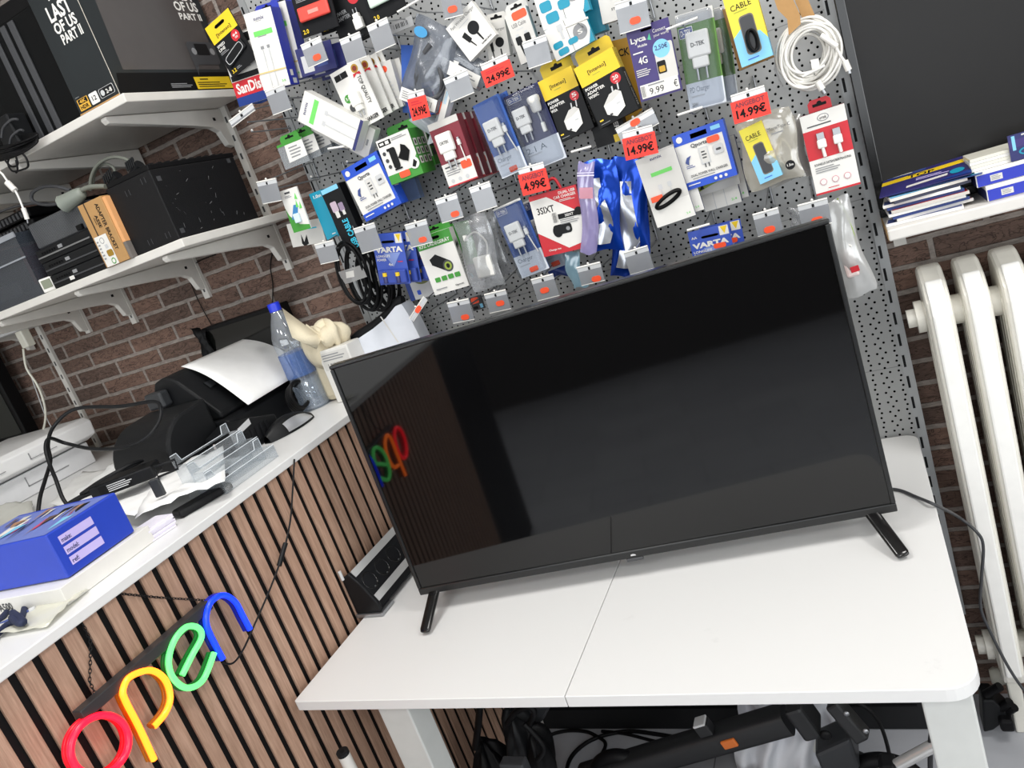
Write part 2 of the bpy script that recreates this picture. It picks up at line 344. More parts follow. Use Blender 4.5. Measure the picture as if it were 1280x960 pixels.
for fx, sx in ((.035, -1), (TW-.045, 1)):
    mb = MB(); foot = -Z0+ZT
    for sy, yy in ((-1, -.085), (1, .13)):
        mb.add([], [], KG)
        p0 = Vector((fx, .012, .006)); p1 = Vector((fx+sx*-.006+(sx*.035 if sx > 0 else -.012), yy, foot+.0065))
        d = (p1-p0).normalized(); w = Vector((1, 0, 0)); w = (w-d*w.dot(d)).normalized(); u = d.cross(w)
        a, c = .0125, .005
        ring = [(math.copysign(abs(math.cos(q))**.5, math.cos(q))*a, math.copysign(abs(math.sin(q))**.6, math.sin(q))*c) for q in [2*math.pi*k/16 for k in range(16)]]
        vs = []
        for tt, sc in ((0, 1), (.1, 1), (.93, .95), (.985, .8), (1.0, .45)):
            q = p0.lerp(p1, tt); vs += [q+w*(x*sc)+u*(z*sc) for x, z in ring]
        fs = [(i*16+k, i*16+(k+1) % 16, (i+1)*16+(k+1) % 16, (i+1)*16+k) for i in range(4) for k in range(16)]
        mb.add(vs, fs, KG, True); mb.add(vs[:16], [tuple(range(16))], KG); mb.add(vs[-16:], [tuple(range(16))[::-1]], KG)
    t.part('leg', mb, world=False)
# power cable of the television, over the table edge and down beside the radiator
P = [onz(1085, 610, ZT+.004), onz(1121, 612, ZT+.004), onz(1145, 621, ZT+.004), onz(1171, 632, ZT+.003)]
P += [ony(1196, 645, 1.57), ony(1220, 664, 1.56), ony(1229, 682, 1.56), ony(1227, 722, 1.56), ony(1226, 760, 1.56), ony(1238, 790, 1.56), ony(1254, 822, 1.56), ony(1268, 846, 1.56), ony(1286, 872, 1.56), ony(1300, 900, 1.56)]
mb = MB(); mb.tube(P, .0031, col('#3a3b3e', .45)); solo('power_cable', 'dark grey cable running off the table edge and down beside the radiator', 'cable', mb)
# ------------------------------------------------------------------ desk socket strip on the table's left edge
t = Thing('socket_strip', 'black and silver three outlet socket strip at the left table edge', 'socket strip', (-1.15, 1.45, ZT))
ya, yb = 1.225, 1.70
prof = [(-1.2, .752), (-1.199, .842), (-1.182, .852), (-1.164, .826), (-1.138, .770), (-1.138, .752)]
mb = MB(); mb.prism(prof, 'y', ya+.012, yb-.012, KM); t.part('body', mb)
for y0, y1 in ((ya, ya+.0115), (yb-.0115, yb)):
    mb = MB(); mb.prism([(-1.203, .750), (-1.203, .845), (-1.18, .857), (-1.159, .828), (-1.132, .772), (-1.133, .750)], 'y', y0, y1, K, bev=.003); t.part('end_cap', mb)
pa, pb = Vector((-1.182, 0, .852)), Vector((-1.138, 0, .770)); sl = (pb-pa); nrm = Vector((.88, 0, .47)).normalized()
def on_face(k, y, off=.0): q = pa+sl*k+nrm*off; return Vector((q.x, y, q.z))
for k0, k1 in ((-.02, .17), (.80, .99)):
    mb = MB()
    vs = [on_face(k, yy, o) for yy in (ya+.012, yb-.012) for k, o in ((k0, .0005), (k1, .0005), (k1, .004), (k0, .004))]
    mb.add(vs, [(0, 1, 2, 3), (7, 6, 5, 4), (0, 4, 5, 1), (1, 5, 6, 2), (2, 6, 7, 3), (3, 7, 4, 0)], col('#bfc0c0', .4, metal=.3)); t.part('metal_strip', mb, 'brushed silver strip')
for yy in (1.262, 1.318, 1.374):
    c0 = on_face(.485, yy, 0)
    mb = MB(); mb.lathe([(.0225, .0002), (.0225, .003), (.0205, .0042), (.0192, .0032), (.0186, .0006), (.0001, .0005)], KG, c0, 28, nrm)
    for dy in (-.0095, .0095): mb.lathe([(.0025, .001), (.0025, .0016)], K2, on_face(.485, yy+dy, 0), 10, nrm)
    for kk in (.28, .69): mb.box(-.002, -.004, 0, .002, .004, .003, STEEL) if False else mb.lathe([(.0028, .001), (.0028, .0028)], STEEL, on_face(kk, yy, 0), 8, nrm)
    t.part('socket', mb)
mb = MB(); mb.box(-1.205, ya-.004, .7415, -1.128, ya+.05, .7495, STEEL, bev=.001); t.part('clamp_foot', mb, 'bare metal clamp foot')
mb = MB(); mb.tube([(-1.196, 1.222, .845), (-1.196, 1.222, .868)], .004, LG); t.part('clamp_screw', mb)
# ------------------------------------------------------------------ neon sign on the slatted front
t = Thing('neon_sign', 'open sign in red yellow green and blue light tubes hanging on slatted counter', 'sign', onx(190, 860, XS))
XN = -1.168
def neon(name, pts, h, g, e, closed=False, lab=None):
    P = [onx(u, v, XN) for u, v in pts]; core = [p+Vector((.0035, 0, 0)) for p in P]
    body = col(h, .35)
    mb = MB(); mb.tube([p-Vector((.009, 0, 0)) for p in P], .0054, body, 10, closed=closed); mb.tube([p-Vector((.002, 0, 0)) for p in P], .0054, body, 10, closed=closed); mb.tube(core, .0052, col(h, .3, emit=5, noise=0, glow=g), 12, closed=closed)
    t.part(name, mb, lab)
c0 = onx(124, 931, XN); a1 = onx(126, 894, XN)-c0; a2 = onx(159, 927, XN)-c0
O = [(CAM, c0+a1*math.cos(q)+a2*math.sin(q)) for q in [2*math.pi*k/14 for k in range(14)]]
mb = MB(); P = [p for _, p in O]; hb = '#ff0f2c'
mb.tube([p-Vector((.009, 0, 0)) for p in P], .0054, col(hb, .35), 10, closed=True); mb.tube([p-Vector((.002, 0, 0)) for p in P], .0054, col(hb, .35), 10, closed=True); mb.tube([p+Vector((.0035, 0, 0)) for p in P], .0052, col('#a8102a', .3, emit=5, noise=0, glow=(1, .003, .013)), 12, closed=True)
t.part('letter_tube', mb, 'red glowing letter o')
neon('letter_tube', [(191, 950), (172, 909), (155, 876), (152, 862), (161, 846), (186, 838), (204, 849), (211, 871), (205, 891), (191, 908)], '#b86f0a', (1, .15, .010), 1, lab='yellow glowing letter p')
neon('letter_tube', [(226, 844), (238, 820), (250, 797), (246, 785), (231, 784), (216, 801), (209, 827), (215, 848), (232, 860), (252, 850), (266, 816)], '#208a3c', (.06, .42, .085), 1, lab='green glowing letter e')
neon('letter_tube', [(277, 824), (260, 791), (256, 772), (262, 753), (277, 744), (292, 752), (302, 770), (311, 787)], '#0a22a8', (.0015, .016, .5), 1, lab='blue glowing letter n')
mb = MB(); XBAR = -1.177
q0, q1 = onx(104, 888, XBAR), onx(254, 757, XBAR)
mb.box(XBAR-.012, q0.y-.01, q0.z-.013, XBAR+.010, q1.y+.01, q0.z+.006, col('#2b2a2c', .4), bev=.002); t.part('mounting_bar', mb)
for pts in ([(103, 779), (113, 800), (113, 826), (112, 852), (112, 880)], [(150, 742), (200, 747), (252, 752)]):
    mb = MB(); PP = [onx(u, v, XS+.006) for u, v in pts]; PP[-1].x = XBAR; tot = []
    for a, b_ in zip(PP[:-1], PP[1:]):
        k = max(2, int((b_-a).length/.0052)); tot += [a.lerp(b_, i/k) for i in range(k)]
    tot.append(PP[-1])
    for i in range(len(tot)-1):
        a, b_ = tot[i], tot[i+1]; d = (b_-a).normalized(); w = d.orthogonal().normalized(); w = w if i % 2 else d.cross(w)
        mid = (a+b_)/2; L = (b_-a).length*.72
        mb.tube([mid+d*(L*math.cos(q))+w*(.0021*math.sin(q)) for q in [2*math.pi*k/8 for k in range(8)]], .0007, K, 5, smooth=False, closed=True)
    t.part('chain', mb, 'thin black hanging chain')
mb = MB(); XC = XS+.0125
PC = [(277, 828), (291, 829), (304, 812), (318, 781), (336, 740), (349, 706)]
mb.tube([onx(u, v, XC+.01) for u, v in PC], .0019, K); mb.tube([onx(u, v, XC+.005) for u, v in [(357, 680), (363, 650), (366, 610), (368, 574)]], .0019, K)
mb.tube([onx(u, v, XC+.008) for u, v in [(349, 707), (353, 692), (357, 679)]], .0052, K); t.part('power_cord', mb)
# broom handle leaning at the counter foot
mb = MB(); p0 = onx(428, 940, -1.12); p1 = Vector((p0.x-.02, p0.y+.03, .02)); d = (p1-p0).normalized()
mb.tube([p0+d*.006, p1], .0125, W2, 16, smooth=False); mb.tube([p0-d*.002, p0+d*.006], .0128, K, 16, smooth=False); mb.tube([p0-d*.0025, p0-d*.0015], .005, K2, 12, smooth=False)
t = Thing('broom', 'white pole with black end cap leaning at the slatted counter', 'broom', p1); t.part('handle', mb)
mb = MB(); mb.box(p1.x-.012, p1.y-.15, 0, p1.x+.03, p1.y+.15, .05, DG, bev=.008); t.part('head', mb)
# ================================================================== goods on the pegboard
def frame(TL, TR, BL, y):
    a, b, c = ony(*TL, y), ony(*TR, y), ony(*BL, y)
    w = (b-a).length; h = (a-c).length
    e1 = (b-a).normalized(); e3 = (a-c).normalized()
    ang = .5*(math.atan2(e1.z, e1.x)+math.atan2(-e3.x, e3.z))
    ex = Vector((math.cos(ang), 0, math.sin(ang))); ez = Vector((-math.sin(ang), 0, math.cos(ang))); ctr = (b+c)/2
    o = ctr-ex*(w/2)-ez*(h/2)
    return Matrix(((ex.x, 0, ez.x, o.x), (0, 1, 0, o.y), (ex.z, 0, ez.z, o.z), (0, 0, 0, 1))), w, h
def face(mb, w, h, D, y=-.0004, M=None):
    """artwork of a flat face lying in local xz at depth y: fractions of width and height"""
    X = mb.X; mb.X = M
    for i, d in enumerate(D):
        yy = y-.00012*i; k = d[0]
        if k == 'r':
            _, x0, z0, x1, z1, m = d; mb.quad([(x0*w, yy, z0*h), (x1*w, yy, z0*h), (x1*w, yy, z1*h), (x0*w, yy, z1*h)], m)
        elif k == 'p':
            mb.quad([(x*w, yy, z*h) for x, z in d[1]], d[2])
        elif k == 'c':
            _, x, z, r, m = d; mb.quad([(x*w+r*w*math.cos(q), yy, z*h+r*w*math.sin(q)) for q in [2*math.pi*j/20 for j in range(20)]], m)
        elif k == 'e':
            _, x, z, rx, rz, m = d; mb.quad([(x*w+rx*w*math.cos(q), yy, z*h+rz*h*math.sin(q)) for q in [2*math.pi*j/24 for j in range(24)]], m)
        elif k == 'o':   # rounded rectangle
            _, x0, z0, x1, z1, r, m = d; r *= w; P = []
            for cx, cz, a0 in ((x1*w-r, z1*h-r, 0), (x0*w+r, z1*h-r, 90), (x0*w+r, z0*h+r, 180), (x1*w-r, z0*h+r, 270)):
                for j in range(5): q = math.radians(a0+22.5*j); P.append((cx+r*math.cos(q), yy, cz+r*math.sin(q)))
            mb.quad(P, m)
        elif k == 't':   # text fitted into a box; rot 90 reads upwards, -90 downwards
            _, s, x0, z0, x1, z1, m = d[:7]; rot = d[7] if len(d) > 7 else 0; bold = d[8] if len(d) > 8 else .02
            if rot == 0: mb.text(s, (x0*w, yy, z0*h), (1, 0, 0), (0, 0, 1), (x1-x0)*w, (z1-z0)*h, m, bold)
            elif rot == 90: mb.text(s, (x1*w, yy, z0*h), (0, 0, 1), (-1, 0, 0), (z1-z0)*h, (x1-x0)*w, m, bold)
            else: mb.text(s, (x0*w, yy, z1*h), (0, 0, -1), (1, 0, 0), (z1-z0)*h, (x1-x0)*w, m, bold)
        elif k == 'l':   # n rows of small print
            _, x0, z0, x1, z1, n, m = d
            for j in range(n):
                za = z1-(z1-z0)*(j+.2)/n; zb = z1-(z1-z0)*(j+.65)/n; xe = x0+(x1-x0)*(.7+.3*((j*37) % 10)/10); mb.quad([(x0*w, yy, zb*h), (xe*w, yy, zb*h), (xe*w, yy, za*h), (x0*w, yy, za*h)], m)
        elif k == 'b':   # bar code
            _, x0, z0, x1, z1, m = d; n = 14
            for j in range(n):
                if (j*7+3) % 5 == 0: continue
                xa = x0+(x1-x0)*j/n; xb = xa+(x1-x0)/n*(.3+.35*((j*13) % 3)/2); mb.quad([(xa*w, yy, z0*h), (xb*w, yy, z0*h), (xb*w, yy, z1*h), (xa*w, yy, z1*h)], m)
    mb.X = X
def side_M(w, t):      # right side of a box as an own face: width runs into depth
    return Matrix(((0, -1, 0, w), (1, 0, 0, 0), (0, 0, 1, 0), (0, 0, 0, 1)))
def plug_part(T, w, h, x, z, s, name='charger_plug', m=None, up=False, tag=None, depth=.014):
    """a two pin wall charger: body, collar and pins (fractions x,z; s = size in metres)"""
    mb = MB(); m = m or WP; x *= w; z *= h; f = -1 if not up else 1; d = -depth
    mb.box(x-s*.5, d, z-s*.55, x+s*.5, -.001, z+s*.55, m, bev=s*.09)
    mb.box(x-s*.36, d*.9, z+f*s*.5, x+s*.36, -.001, z+f*s*1.0, m, bev=s*.08)
    for q in (-.2, .2): mb.tube([(x+q*s, d*.5, z+f*s*.98), (x+q*s, d*.5, z+f*s*1.5)], s*.06, STEEL, 6, smooth=False)
    if tag: face(mb, 1, 1, [('t', tag, x-s*.3, z-s*.08, x+s*.3, z+s*.1, DG)], y=d-.0004)
    return T.part(name, mb, world=False)
def cable_end(T, w, h, x, z, s, m=None, L=2.6, name='cable_plug', dx=.15):
    mb = MB(); m = m or WP; x *= w; z *= h
    mb.box(x-s*.16, -.006, z+s*.35, x+s*.16, -.001, z+s*.75, STEEL); mb.box(x-s*.25, -.008, z-s*.45, x+s*.25, -.001, z+s*.4, m, bev=s*.08)
    mb.tube([(x, -.004, z-s*.4), (x+dx*s*.5, -.004, z-s*L*.6), (x+dx*s, -.004, z-s*L)], s*.1, m, 6); return T.part(name, mb, world=False)
PK_ = {}
def pack(key, name, label, cat, q, y, t, m, D=(), side=None, sideD=(), tab=None, slot=None, group=None, bev=0., behind=(), shell=None, step=(.0, .022, .0), back=None):
    """hang-sell box or card. q = TL,TR,BL of its front; m front, side = (right, rest); tab = (x0,x1,height,colour) hanging flap"""
    M, w, h = frame(*q, y)
    T = Thing(name, label, cat, M, group)
    mb = MB(); sr = side or m
    mb.box(0, 0, 0, w, t, h, sr, bev=bev)
    if bev == 0: mb.quad([(0, -.0002, 0), (w, -.0002, 0), (w, -.0002, h), (0, -.0002, h)], m)
    else: mb.quad([(bev, -.0002, bev), (w-bev, -.0002, bev), (w-bev, -.0002, h-bev), (bev, -.0002, h-bev)], m)
    face(mb, w, h, D)
    if sideD: face(mb, t, h, sideD, y=-.0003, M=side_M(w, t))
    T.part('box' if t > .012 else 'card', mb, world=False)
    if tab:
        x0, x1, hh, tm = tab; mb = MB(); yt = t if t > .012 else .001
        r = .006
        P = [(x0*w, h-.002)]+[(x0*w, h+hh-r), (x0*w+r, h+hh), (x1*w-r, h+hh), (x1*w, h+hh-r)]+[(x1*w, h-.002)]
        mb.prism(P, 'y', yt-.0009, yt, tm); xm = (x0+x1)/2*w; sw = min(.013, (x1-x0)*w*.3)
        face(mb, 1, 1, [('r', xm-sw, h+hh*.38, xm+sw, h+hh*.62, K2), ('c', xm, h+hh*.6, .0045, K2)], y=yt-.0012)
        T.part('hanging_tab', mb, world=False)
    if shell:
        mb = MB(); mb.box(.002, -shell, .002, w-.002, -.0008, h-.002, FILM, bev=.004); T.part('clear_blister', mb, 'clear blister', world=False)
    PK_[key] = (T, w, h)
    for i, lab in enumerate(behind):
        k = i+1; copy_thing(T.o, (step[0]*k, step[1]*k+(t-.0005)*k, step[2]*k), lab)
    return T, w, h
TXT = lambda s, *a: ('t', s)+a
# --- usb sticks, top left
T, w, h = pack('p1', 'usb_stick_card', 'black card with yellow header holding a black usb stick, beside the console box', 'usb stick', ((256, 36), (285, 10), (291, 97)), 1.585, .004, K,
    [('r', 0, .66, 1, 1, YE), TXT('[Intenso]', .22, .71, .8, .79, K), ('o', .3, .86, .7, .92, .06, K2), ('c', .78, .55, .15, RD), TXT('64', .69, .55, .87, .6, W), TXT('GB', .73, .5, .84, .535, W), TXT('SPEED', .06, .56, .36, .61, W), TXT('LINE', .06, .49, .3, .54, W), ('l', .06, .42, .4, .47, 2, GR), TXT('3.2', .1, .04, .26, .11, YE), ('l', .3, .05, .5, .1, 2, GR)])
mb = MB(); mb.X = Matrix.Translation((w*.5, 0, h*.3)) @ Matrix.Rotation(math.radians(-12), 4, 'Y'); mb.box(-w*.42, -.006, -h*.1, w*.42, -.0008, h*.1, K, bev=.003, seg=3); mb.tube([(w*.36*math.copysign(abs(math.cos(q))**.4, math.cos(q)), -.0062, h*.075*math.copysign(abs(math.sin(q))**.5, math.sin(q))) for q in [2*math.pi*k/16 for k in range(16)]], .0008, LG, 5, closed=True)
T.part('usb_stick', mb, world=False)
pack('p2', 'memory_card_pack', 'white and red memory card pack hanging behind the yellow headed usb stick card', 'memory card', ((272, 50), (314, 36), (300, 133)), 1.60, .004, W2,
    [('r', 0, 0, 1, .13, DB), ('r', 0, .13, 1, .36, RD), TXT('SanDisk', .08, .17, .95, .33, W, 0, .03), ('r', .02, .37, 1, .45, K), TXT('34', .55, .72, .8, .82, K), ('r', .5, .86, .9, .98, K), ('l', .1, .5, .9, .68, 4, GR)], side=W)
T, w, h = pack('p3', 'cable_box', 'upright white and blue cable box with green stripe, left end of the pegboard', 'cable box', ((303, 18), (337, 9), (331, 113)), 1.575, .035, W,
    [TXT('sumix', .3, .885, .68, .93, NV), ('l', .35, .865, .65, .88, 1, GR), ('r', .18, .69, .86, .755, LGN), ('l', .3, .67, .75, .69, 1, GR), ('r', .3, .52, .42, .56, GR), ('r', .53, .52, .63, .56, GR), ('r', .345, .36, .38, .52, LG), ('r', .565, .36, .6, .52, LG), ('p', [(.355, .02), (.38, .02), (.37, .36), (.355, .36)], LG), ('p', [(.565, .02), (.6, .02), (.59, .36), (.57, .36)], LG), ('r', 0, .215, 1, .232, col('#d9bf7d', .5)), TXT('2.4', .75, .06, .88, .09, LGN)],
    side=col('#27319a', .4), sideD=[('r', .3, .12, .6, .2, W2), ('r', .4, .02, .8, .09, LG)], tab=(.12, .98, .016, col('#2b3aa6', .4)), behind=['upright blue cable box directly behind the white front box with the rubber band'], step=(.012, .012, .012))
T, w, h = pack('p4', 'usb_stick_card', 'black card holding a red usb stick at the top of the pegboard', 'usb stick', ((357, -22), (403, -38), (379, 47)), 1.59, .004, KM,
    [TXT('LINE', .1, .7, .34, .76, W), ('l', .1, .6, .45, .68, 3, GR), ('c', .8, .8, .14, RD), TXT('8', .76, .77, .84, .84, W), TXT('2.0', .07, .05, .22, .13, YE)], behind=['black card behind the red usb stick card at the pegboard top'], step=(.03, .03, -.004))
mb = MB(); mb.X = Matrix.Translation((w*.5, 0, h*.38)); mb.box(-w*.4, -.009, -h*.13, w*.42, -.0008, h*.13, col('#d9483c', .3), bev=.0042, seg=3); mb.box(-w*.12, -.0098, -h*.035, w*.16, -.0085, h*.035, col('#e98f84', .3), bev=.0004); T.part('usb_stick', mb, 'red usb stick', world=False)
T, w, h = pack('p5', 'power_adapter_box', 'black adapter box with white plug picture and red dot, behind the empty ticket holders', 'adapter box', ((396, -20), (444, -40), (430, 55)), 1.62, .03, K,
    [('r', 0, .85, 1, 1, YE), ('c', .66, .62, .15, RD), TXT('5', .62, .58, .7, .66, W), TXT('POWER', .05, .44, .4, .5, GR), TXT('ADAPTER', .05, .36, .45, .42, GR)], side=K2, sideD=[TXT('POWER ADAPTER', .2, .1, .5, .8, W, -90)])
plug_part(T, w, h, .62, .2, .021, up=True)
T, w, h = pack('p6', 'usb_stick_card', 'black card with white usb stick, cut off by the top of the picture', 'usb stick', ((441, -30), (486, -46), (467, 26)), 1.60, .004, KM, [TXT('2.0', .1, .04, .25, .13, YE)])
mb = MB(); mb.box(w*.12, -.008, h*.28, w*.9, -.0008, h*.5, col('#cfe0d2', .3), bev=.004); T.part('usb_stick', mb, 'white usb stick', world=False)
# dark blue cards seen edge-on between the ticket holders
E5 = [('r', 0, 0, 1, .12, W2)]
pack('p7', 'cable_card', 'dark blue card edge under the orange dotted ticket holder', 'cable card', ((368, 62), (412, 50), (378, 96)), 1.60, .003, NV, [('r', .1, .1, .4, .7, LG), ('r', .5, .2, .8, .8, NV2)], behind=['second dark blue card stacked behind under the dotted holder', 'third dark blue card stacked behind under the dotted holder', 'fourth and rearmost dark blue card under the dotted holder'], step=(.010, .020, -.008))
# --- white charger cards "top quality"
TQ = [('r', .08, .83, .5, .93, K), ('r', .27, .84, .29, .92, GR), ('c', .77, .89, .11, GOLD), ('c', .77, .89, .07, col('#7a2a1a', .5)), ('p', [(.66, .82), (.88, .82), (.9, .76), (.77, .8), (.64, .76)], RD), ('c', .22, .52, .11, GN), TXT('3.4', .15, .5, .29, .55, W), ('c', .25, .36, .1, DG), TXT('TOP QUALITY', .72, .3, .86, .76, K, -90, .01), TXT('CHARGER', .4, .05, .9, .12, K, 0, .03)]
T, w, h = pack('p8', 'charger_card', 'white charger card with gold medal, front of the tilted fan of cards', 'charger card', ((409, 93), (446, 76), (446, 162)), 1.60, .003, W, TQ)
plug_part(T, w, h, .48, .45, .026)
for i, (dx, lab) in enumerate(((10, 'white charger card second in the tilted fan behind the gold medal card'), (18, 'white charger card third in the tilted fan behind the gold medal card'), (25, 'white charger card fourth in the tilted fan, beside the slim white boxes'))):
    pack('p8%d' % i, 'charger_card', lab, 'charger card', ((412+dx, 90-dx*.25), (449+dx, 75-dx*.25), (446+dx*1.1, 160-dx*.6)), 1.625+.012*i, .003, W, TQ[:3]+TQ[3:5]+[TQ[9]])
T, w, h = pack('p9', 'charger_box', 'slim white box with orange dot beside the fan of charger cards', 'charger box', ((470, 80), (487, 75), (489, 137)), 1.645, .02, W2, [('o', .1, .78, .6, .92, .2, OR), ('l', .2, .1, .8, .6, 6, LG)], behind=['slim white box behind the orange dotted slim box'], step=(.012, .0, .0))
pack('p10', 'manual_card', 'grey card with bar code behind the top ticket holders', 'card', ((486, 30), (514, 20), (490, 42)), 1.70, .002, LG, [('b', .15, .3, .8, .75, K)])
# --- tilted white cable box
T, w, h = pack('p11', 'cable_box', 'white cable box with green stripe, tipped over sideways', 'cable box', ((371, 152), (381, 115), (444, 187)), 1.575, .03, W,
    [TXT('sumix', .28, .9, .7, .945, NV), ('r', .12, .74, .9, .815, LGN), ('r', .25, .56, .4, .61, LG), ('r', .6, .56, .74, .61, LG), ('r', .3, .3, .34, .56, LG), ('r', .64, .3, .68, .56, LG), ('r', .31, .02, .33, .3, LG), ('r', .65, .02, .67, .3, LG), ('r', 0, 0, 1, .05, NV)], side=W2)
pack('p11b', 'cable_box', 'white cable box lying tipped behind the green striped one, its end showing', 'cable box', ((381, 162), (391, 126), (459, 196)), 1.61, .025, W2, [('l', .3, .4, .7, .8, 4, LG), ('r', .4, .05, .6, .08, GR)], side=W)
# --- green topped clear packs at the far left
T, w, h = pack('p12', 'adapter_pack', 'clear pack with green header and white insert, leftmost on the wire hooks', 'adapter pack', ((346, 183), (376, 170), (357, 213)), 1.585, .003, FILMB, [('p', [(.25, .2), (1, .25), (1, 1), (.3, 1)], W), ('l', .4, .3, .9, .8, 4, GR), ('r', 0, .9, 1, 1, GN)], tab=(.2, .95, .016, GN), behind=['clear pack with green header, second on the leftmost hook', 'clear pack with green header, third on the leftmost hook', 'clear pack with green header, rearmost on the leftmost hook'], step=(.022, .02, .004))
# --- green phone holder box
T, w, h = pack('p13', 'phone_mount_box', 'green and white phone holder box with black holder picture', 'phone holder box', ((469, 177), (509, 161), (490, 231)), 1.585, .065, W,
    [('r', 0, 0, 1, .2, GN), ('p', [(.75, .2), (1, .2), (1, .45)], GN), ('r', .04, .84, .42, .95, K), ('r', .08, .87, .2, .92, W), ('r', .25, .86, .36, .93, W), ('l', .45, .88, .95, .95, 2, GR), ('c', .12, .68, .05, DG), ('c', .14, .52, .05, DG), ('c', .16, .38, .05, DG), ('o', .27, .3, .47, .76, .06, K), ('r', .22, .7, .3, .76, K), ('r', .27, .26, .5, .3, K), ('p', [(.47, .5), (.6, .62), (.66, .76), (.78, .7), (.86, .56), (.72, .36), (.58, .42)], K2), ('c', .86, .28, .15, W), ('p', [(.78, .22), (.88, .36), (.95, .28), (.86, .18)], K), ('o', .34, .06, .66, .2, .05, OR)],
    side=GN, sideD=[('r', .1+.3*i, .62-.2*j, .32+.3*i, .78-.2*j, W2 if (i+j) % 2 else W) for i in range(3) for j in range(3)]+[('r', .15+.3*i, .65-.2*j, .24+.3*i, .74-.2*j, K) for i in range(3) for j in range(3)], tab=(.0, 1.0, .025, GN))
pack('p13b', 'phone_mount_box', 'green phone holder box behind the front one with the black holder picture', 'phone holder box', ((490, 166), (527, 152), (508, 218)), 1.655, .06, W2, [('r', 0, 0, 1, .2, GN)], side=GN, sideD=[('r', .1+.3*i, .62-.2*j, .32+.3*i, .78-.2*j, DG) for i in range(3) for j in range(3)])
# --- blue and white wall charger boxes
PD = [('r', 0, 0, 1, .13, BL), ('r', .93, 0, 1, 1, BL), ('r', 0, .8, 1, 1, BL), ('o', .34, .865, .66, .93, .08, K2), ('r', .74, .88, .92, .95, SKY), ('c', .12, .9, .06, W), TXT('Qporta', .3, .68, .62, .77, DG), ('r', .42, .36, .6, .66, LG), ('r', .44, .38, .58, .64, W2), ('l', .46, .44, .56, .6, 3, DG), ('r', .47, .3, .49, .37, DG), ('r', .54, .3, .56, .37, DG), ('o', .7, .46, .88, .63, .03, LG), ('o', .74, .52, .84, .56, .02, DG), ('p', [(.12, .48), (.17, .56), (.26, .58), (.2, .5), (.18, .42)], NV2), ('l', .12, .36, .3, .42, 2, NV2), TXT('DUAL POWER WALL CHARGER', .16, .2, .88, .245, DG), ('l', .18, .145, .8, .18, 1, GR), ('c', .6, .065, .03, W), ('c', .7, .065, .03, W), ('c', .8, .065, .03, W), ('l', .06, .05, .4, .09, 1, W)]
pack('p14', 'wall_charger_box', 'blue and white wall charger box above the black braided cable box', 'charger box', ((426, 214), (470, 189), (458, 277)), 1.59, .035, W, PD, side=BL, sideD=[('l', .2, .3, .8, .8, 5, W2)])
pack('p14b', 'clear_pack', 'empty clear blue tray hanging behind the left blue charger box', 'pack', ((480, 215), (512, 203), (494, 258)), 1.70, .02, film('#9fb7e0', .6, .12), side=film('#9fb7e0', .6, .12))
pack('p15', 'wall_charger_box', 'blue and white wall charger box right of the ring strap pack', 'charger box', ((841, 172), (904, 147), (858, 240)), 1.60, .03, W, PD+[('o', .62, .68, .86, .79, .04, OR)], side=BL)
pack('p15b', 'charger_card', 'white and olive card under the right blue charger box', 'card', ((852, 180), (908, 160), (870, 247)), 1.645, .003, W2, [('p', [(0, .06), (1, .24), (1, .32), (0, .14)], OL), ('p', [(.12, .1), (.2, .22), (.22, .1)], K)])
pack('p15c', 'cable_box', 'white cable box lowest under the right blue charger box', 'cable box', ((862, 190), (908, 175), (882, 265)), 1.665, .02, W, [('r', .3, 0, .32, .6, LG), ('r', .6, 0, .62, .6, LG), TXT('2.4', .75, .06, .9, .1, LGN)], side=NV, behind=['white cable box hidden last under the right blue charger box'], step=(.014, .0, .004))
# --- braided cable box, battery charger etc at lower left
pack('p16', 'cable_box', 'black cable box with cyan lettering running down it', 'cable box', ((402, 239), (424, 227), (433, 317)), 1.60, .03, K, [('r', .02, .93, .9, 1, SKY), ('o', .18, .62, .5, .78, .06, col('#b9a6b4', .4)), ('o', .25, .53, .45, .63, .04, W2), ('o', .55, .6, .8, .73, .05, col('#8d7d94', .4)), ('r', .62, .54, .76, .61, W2), TXT('USB CABLE', .42, .02, .72, .48, CY, 90, .03), ('l', .78, .1, .84, .4, 1, GR)], side=K2)
pack('p16b', 'cable_box', 'teal narrow box directly left of the black cable box', 'cable box', ((386, 243), (401, 237), (409, 300)), 1.62, .03, TE, [TXT('1.0m', .25, .87, .85, .94, W), ('l', .55, .06, .95, .1, 1, W)], side=TE)
T, w, h = pack('p17', 'memory_card_pack', 'small white card with green leaves and a blue card reader', 'card reader', ((350, 240), (371, 232), (367, 292)), 1.585, .004, W, [('p', [(0, 0), (1, 0), (1, .1), (.5, .16), (.1, .4), (0, .6)], GN), ('p', [(.15, .3), (.5, .62), (.75, .6), (.5, .3)], col('#3d7fb3', .3)), ('p', [(.6, .55), (.72, .72), (.76, .54)], LGN), ('p', [(.76, .5), (.9, .66), (.92, .5)], LGN), ('p', [(.68, .74), (.8, .88), (.84, .72)], LGN), ('l', .2, .8, .6, .86, 2, GR), ('r', .25, .9, .55, .94, DG)])
mb = MB(); mb.box(w*.38, -.009, h*.2, w*.68, -.0008, h*.42, col('#cfe3ee', .2), bev=.002); T.part('card_reader', mb, world=False)
pack('p18', 'cable_card', 'white card with black three way plug, below the leaf patterned card', 'cable card', ((360, 283), (400, 270), (366, 312)), 1.64, .003, W2, [('p', [(.3, .1), (.34, .5), (.38, .15), (.5, .45), (.5, .05), (.42, 0), (.34, 0)], K), ('l', .6, .6, .95, .72, 1, CY)])
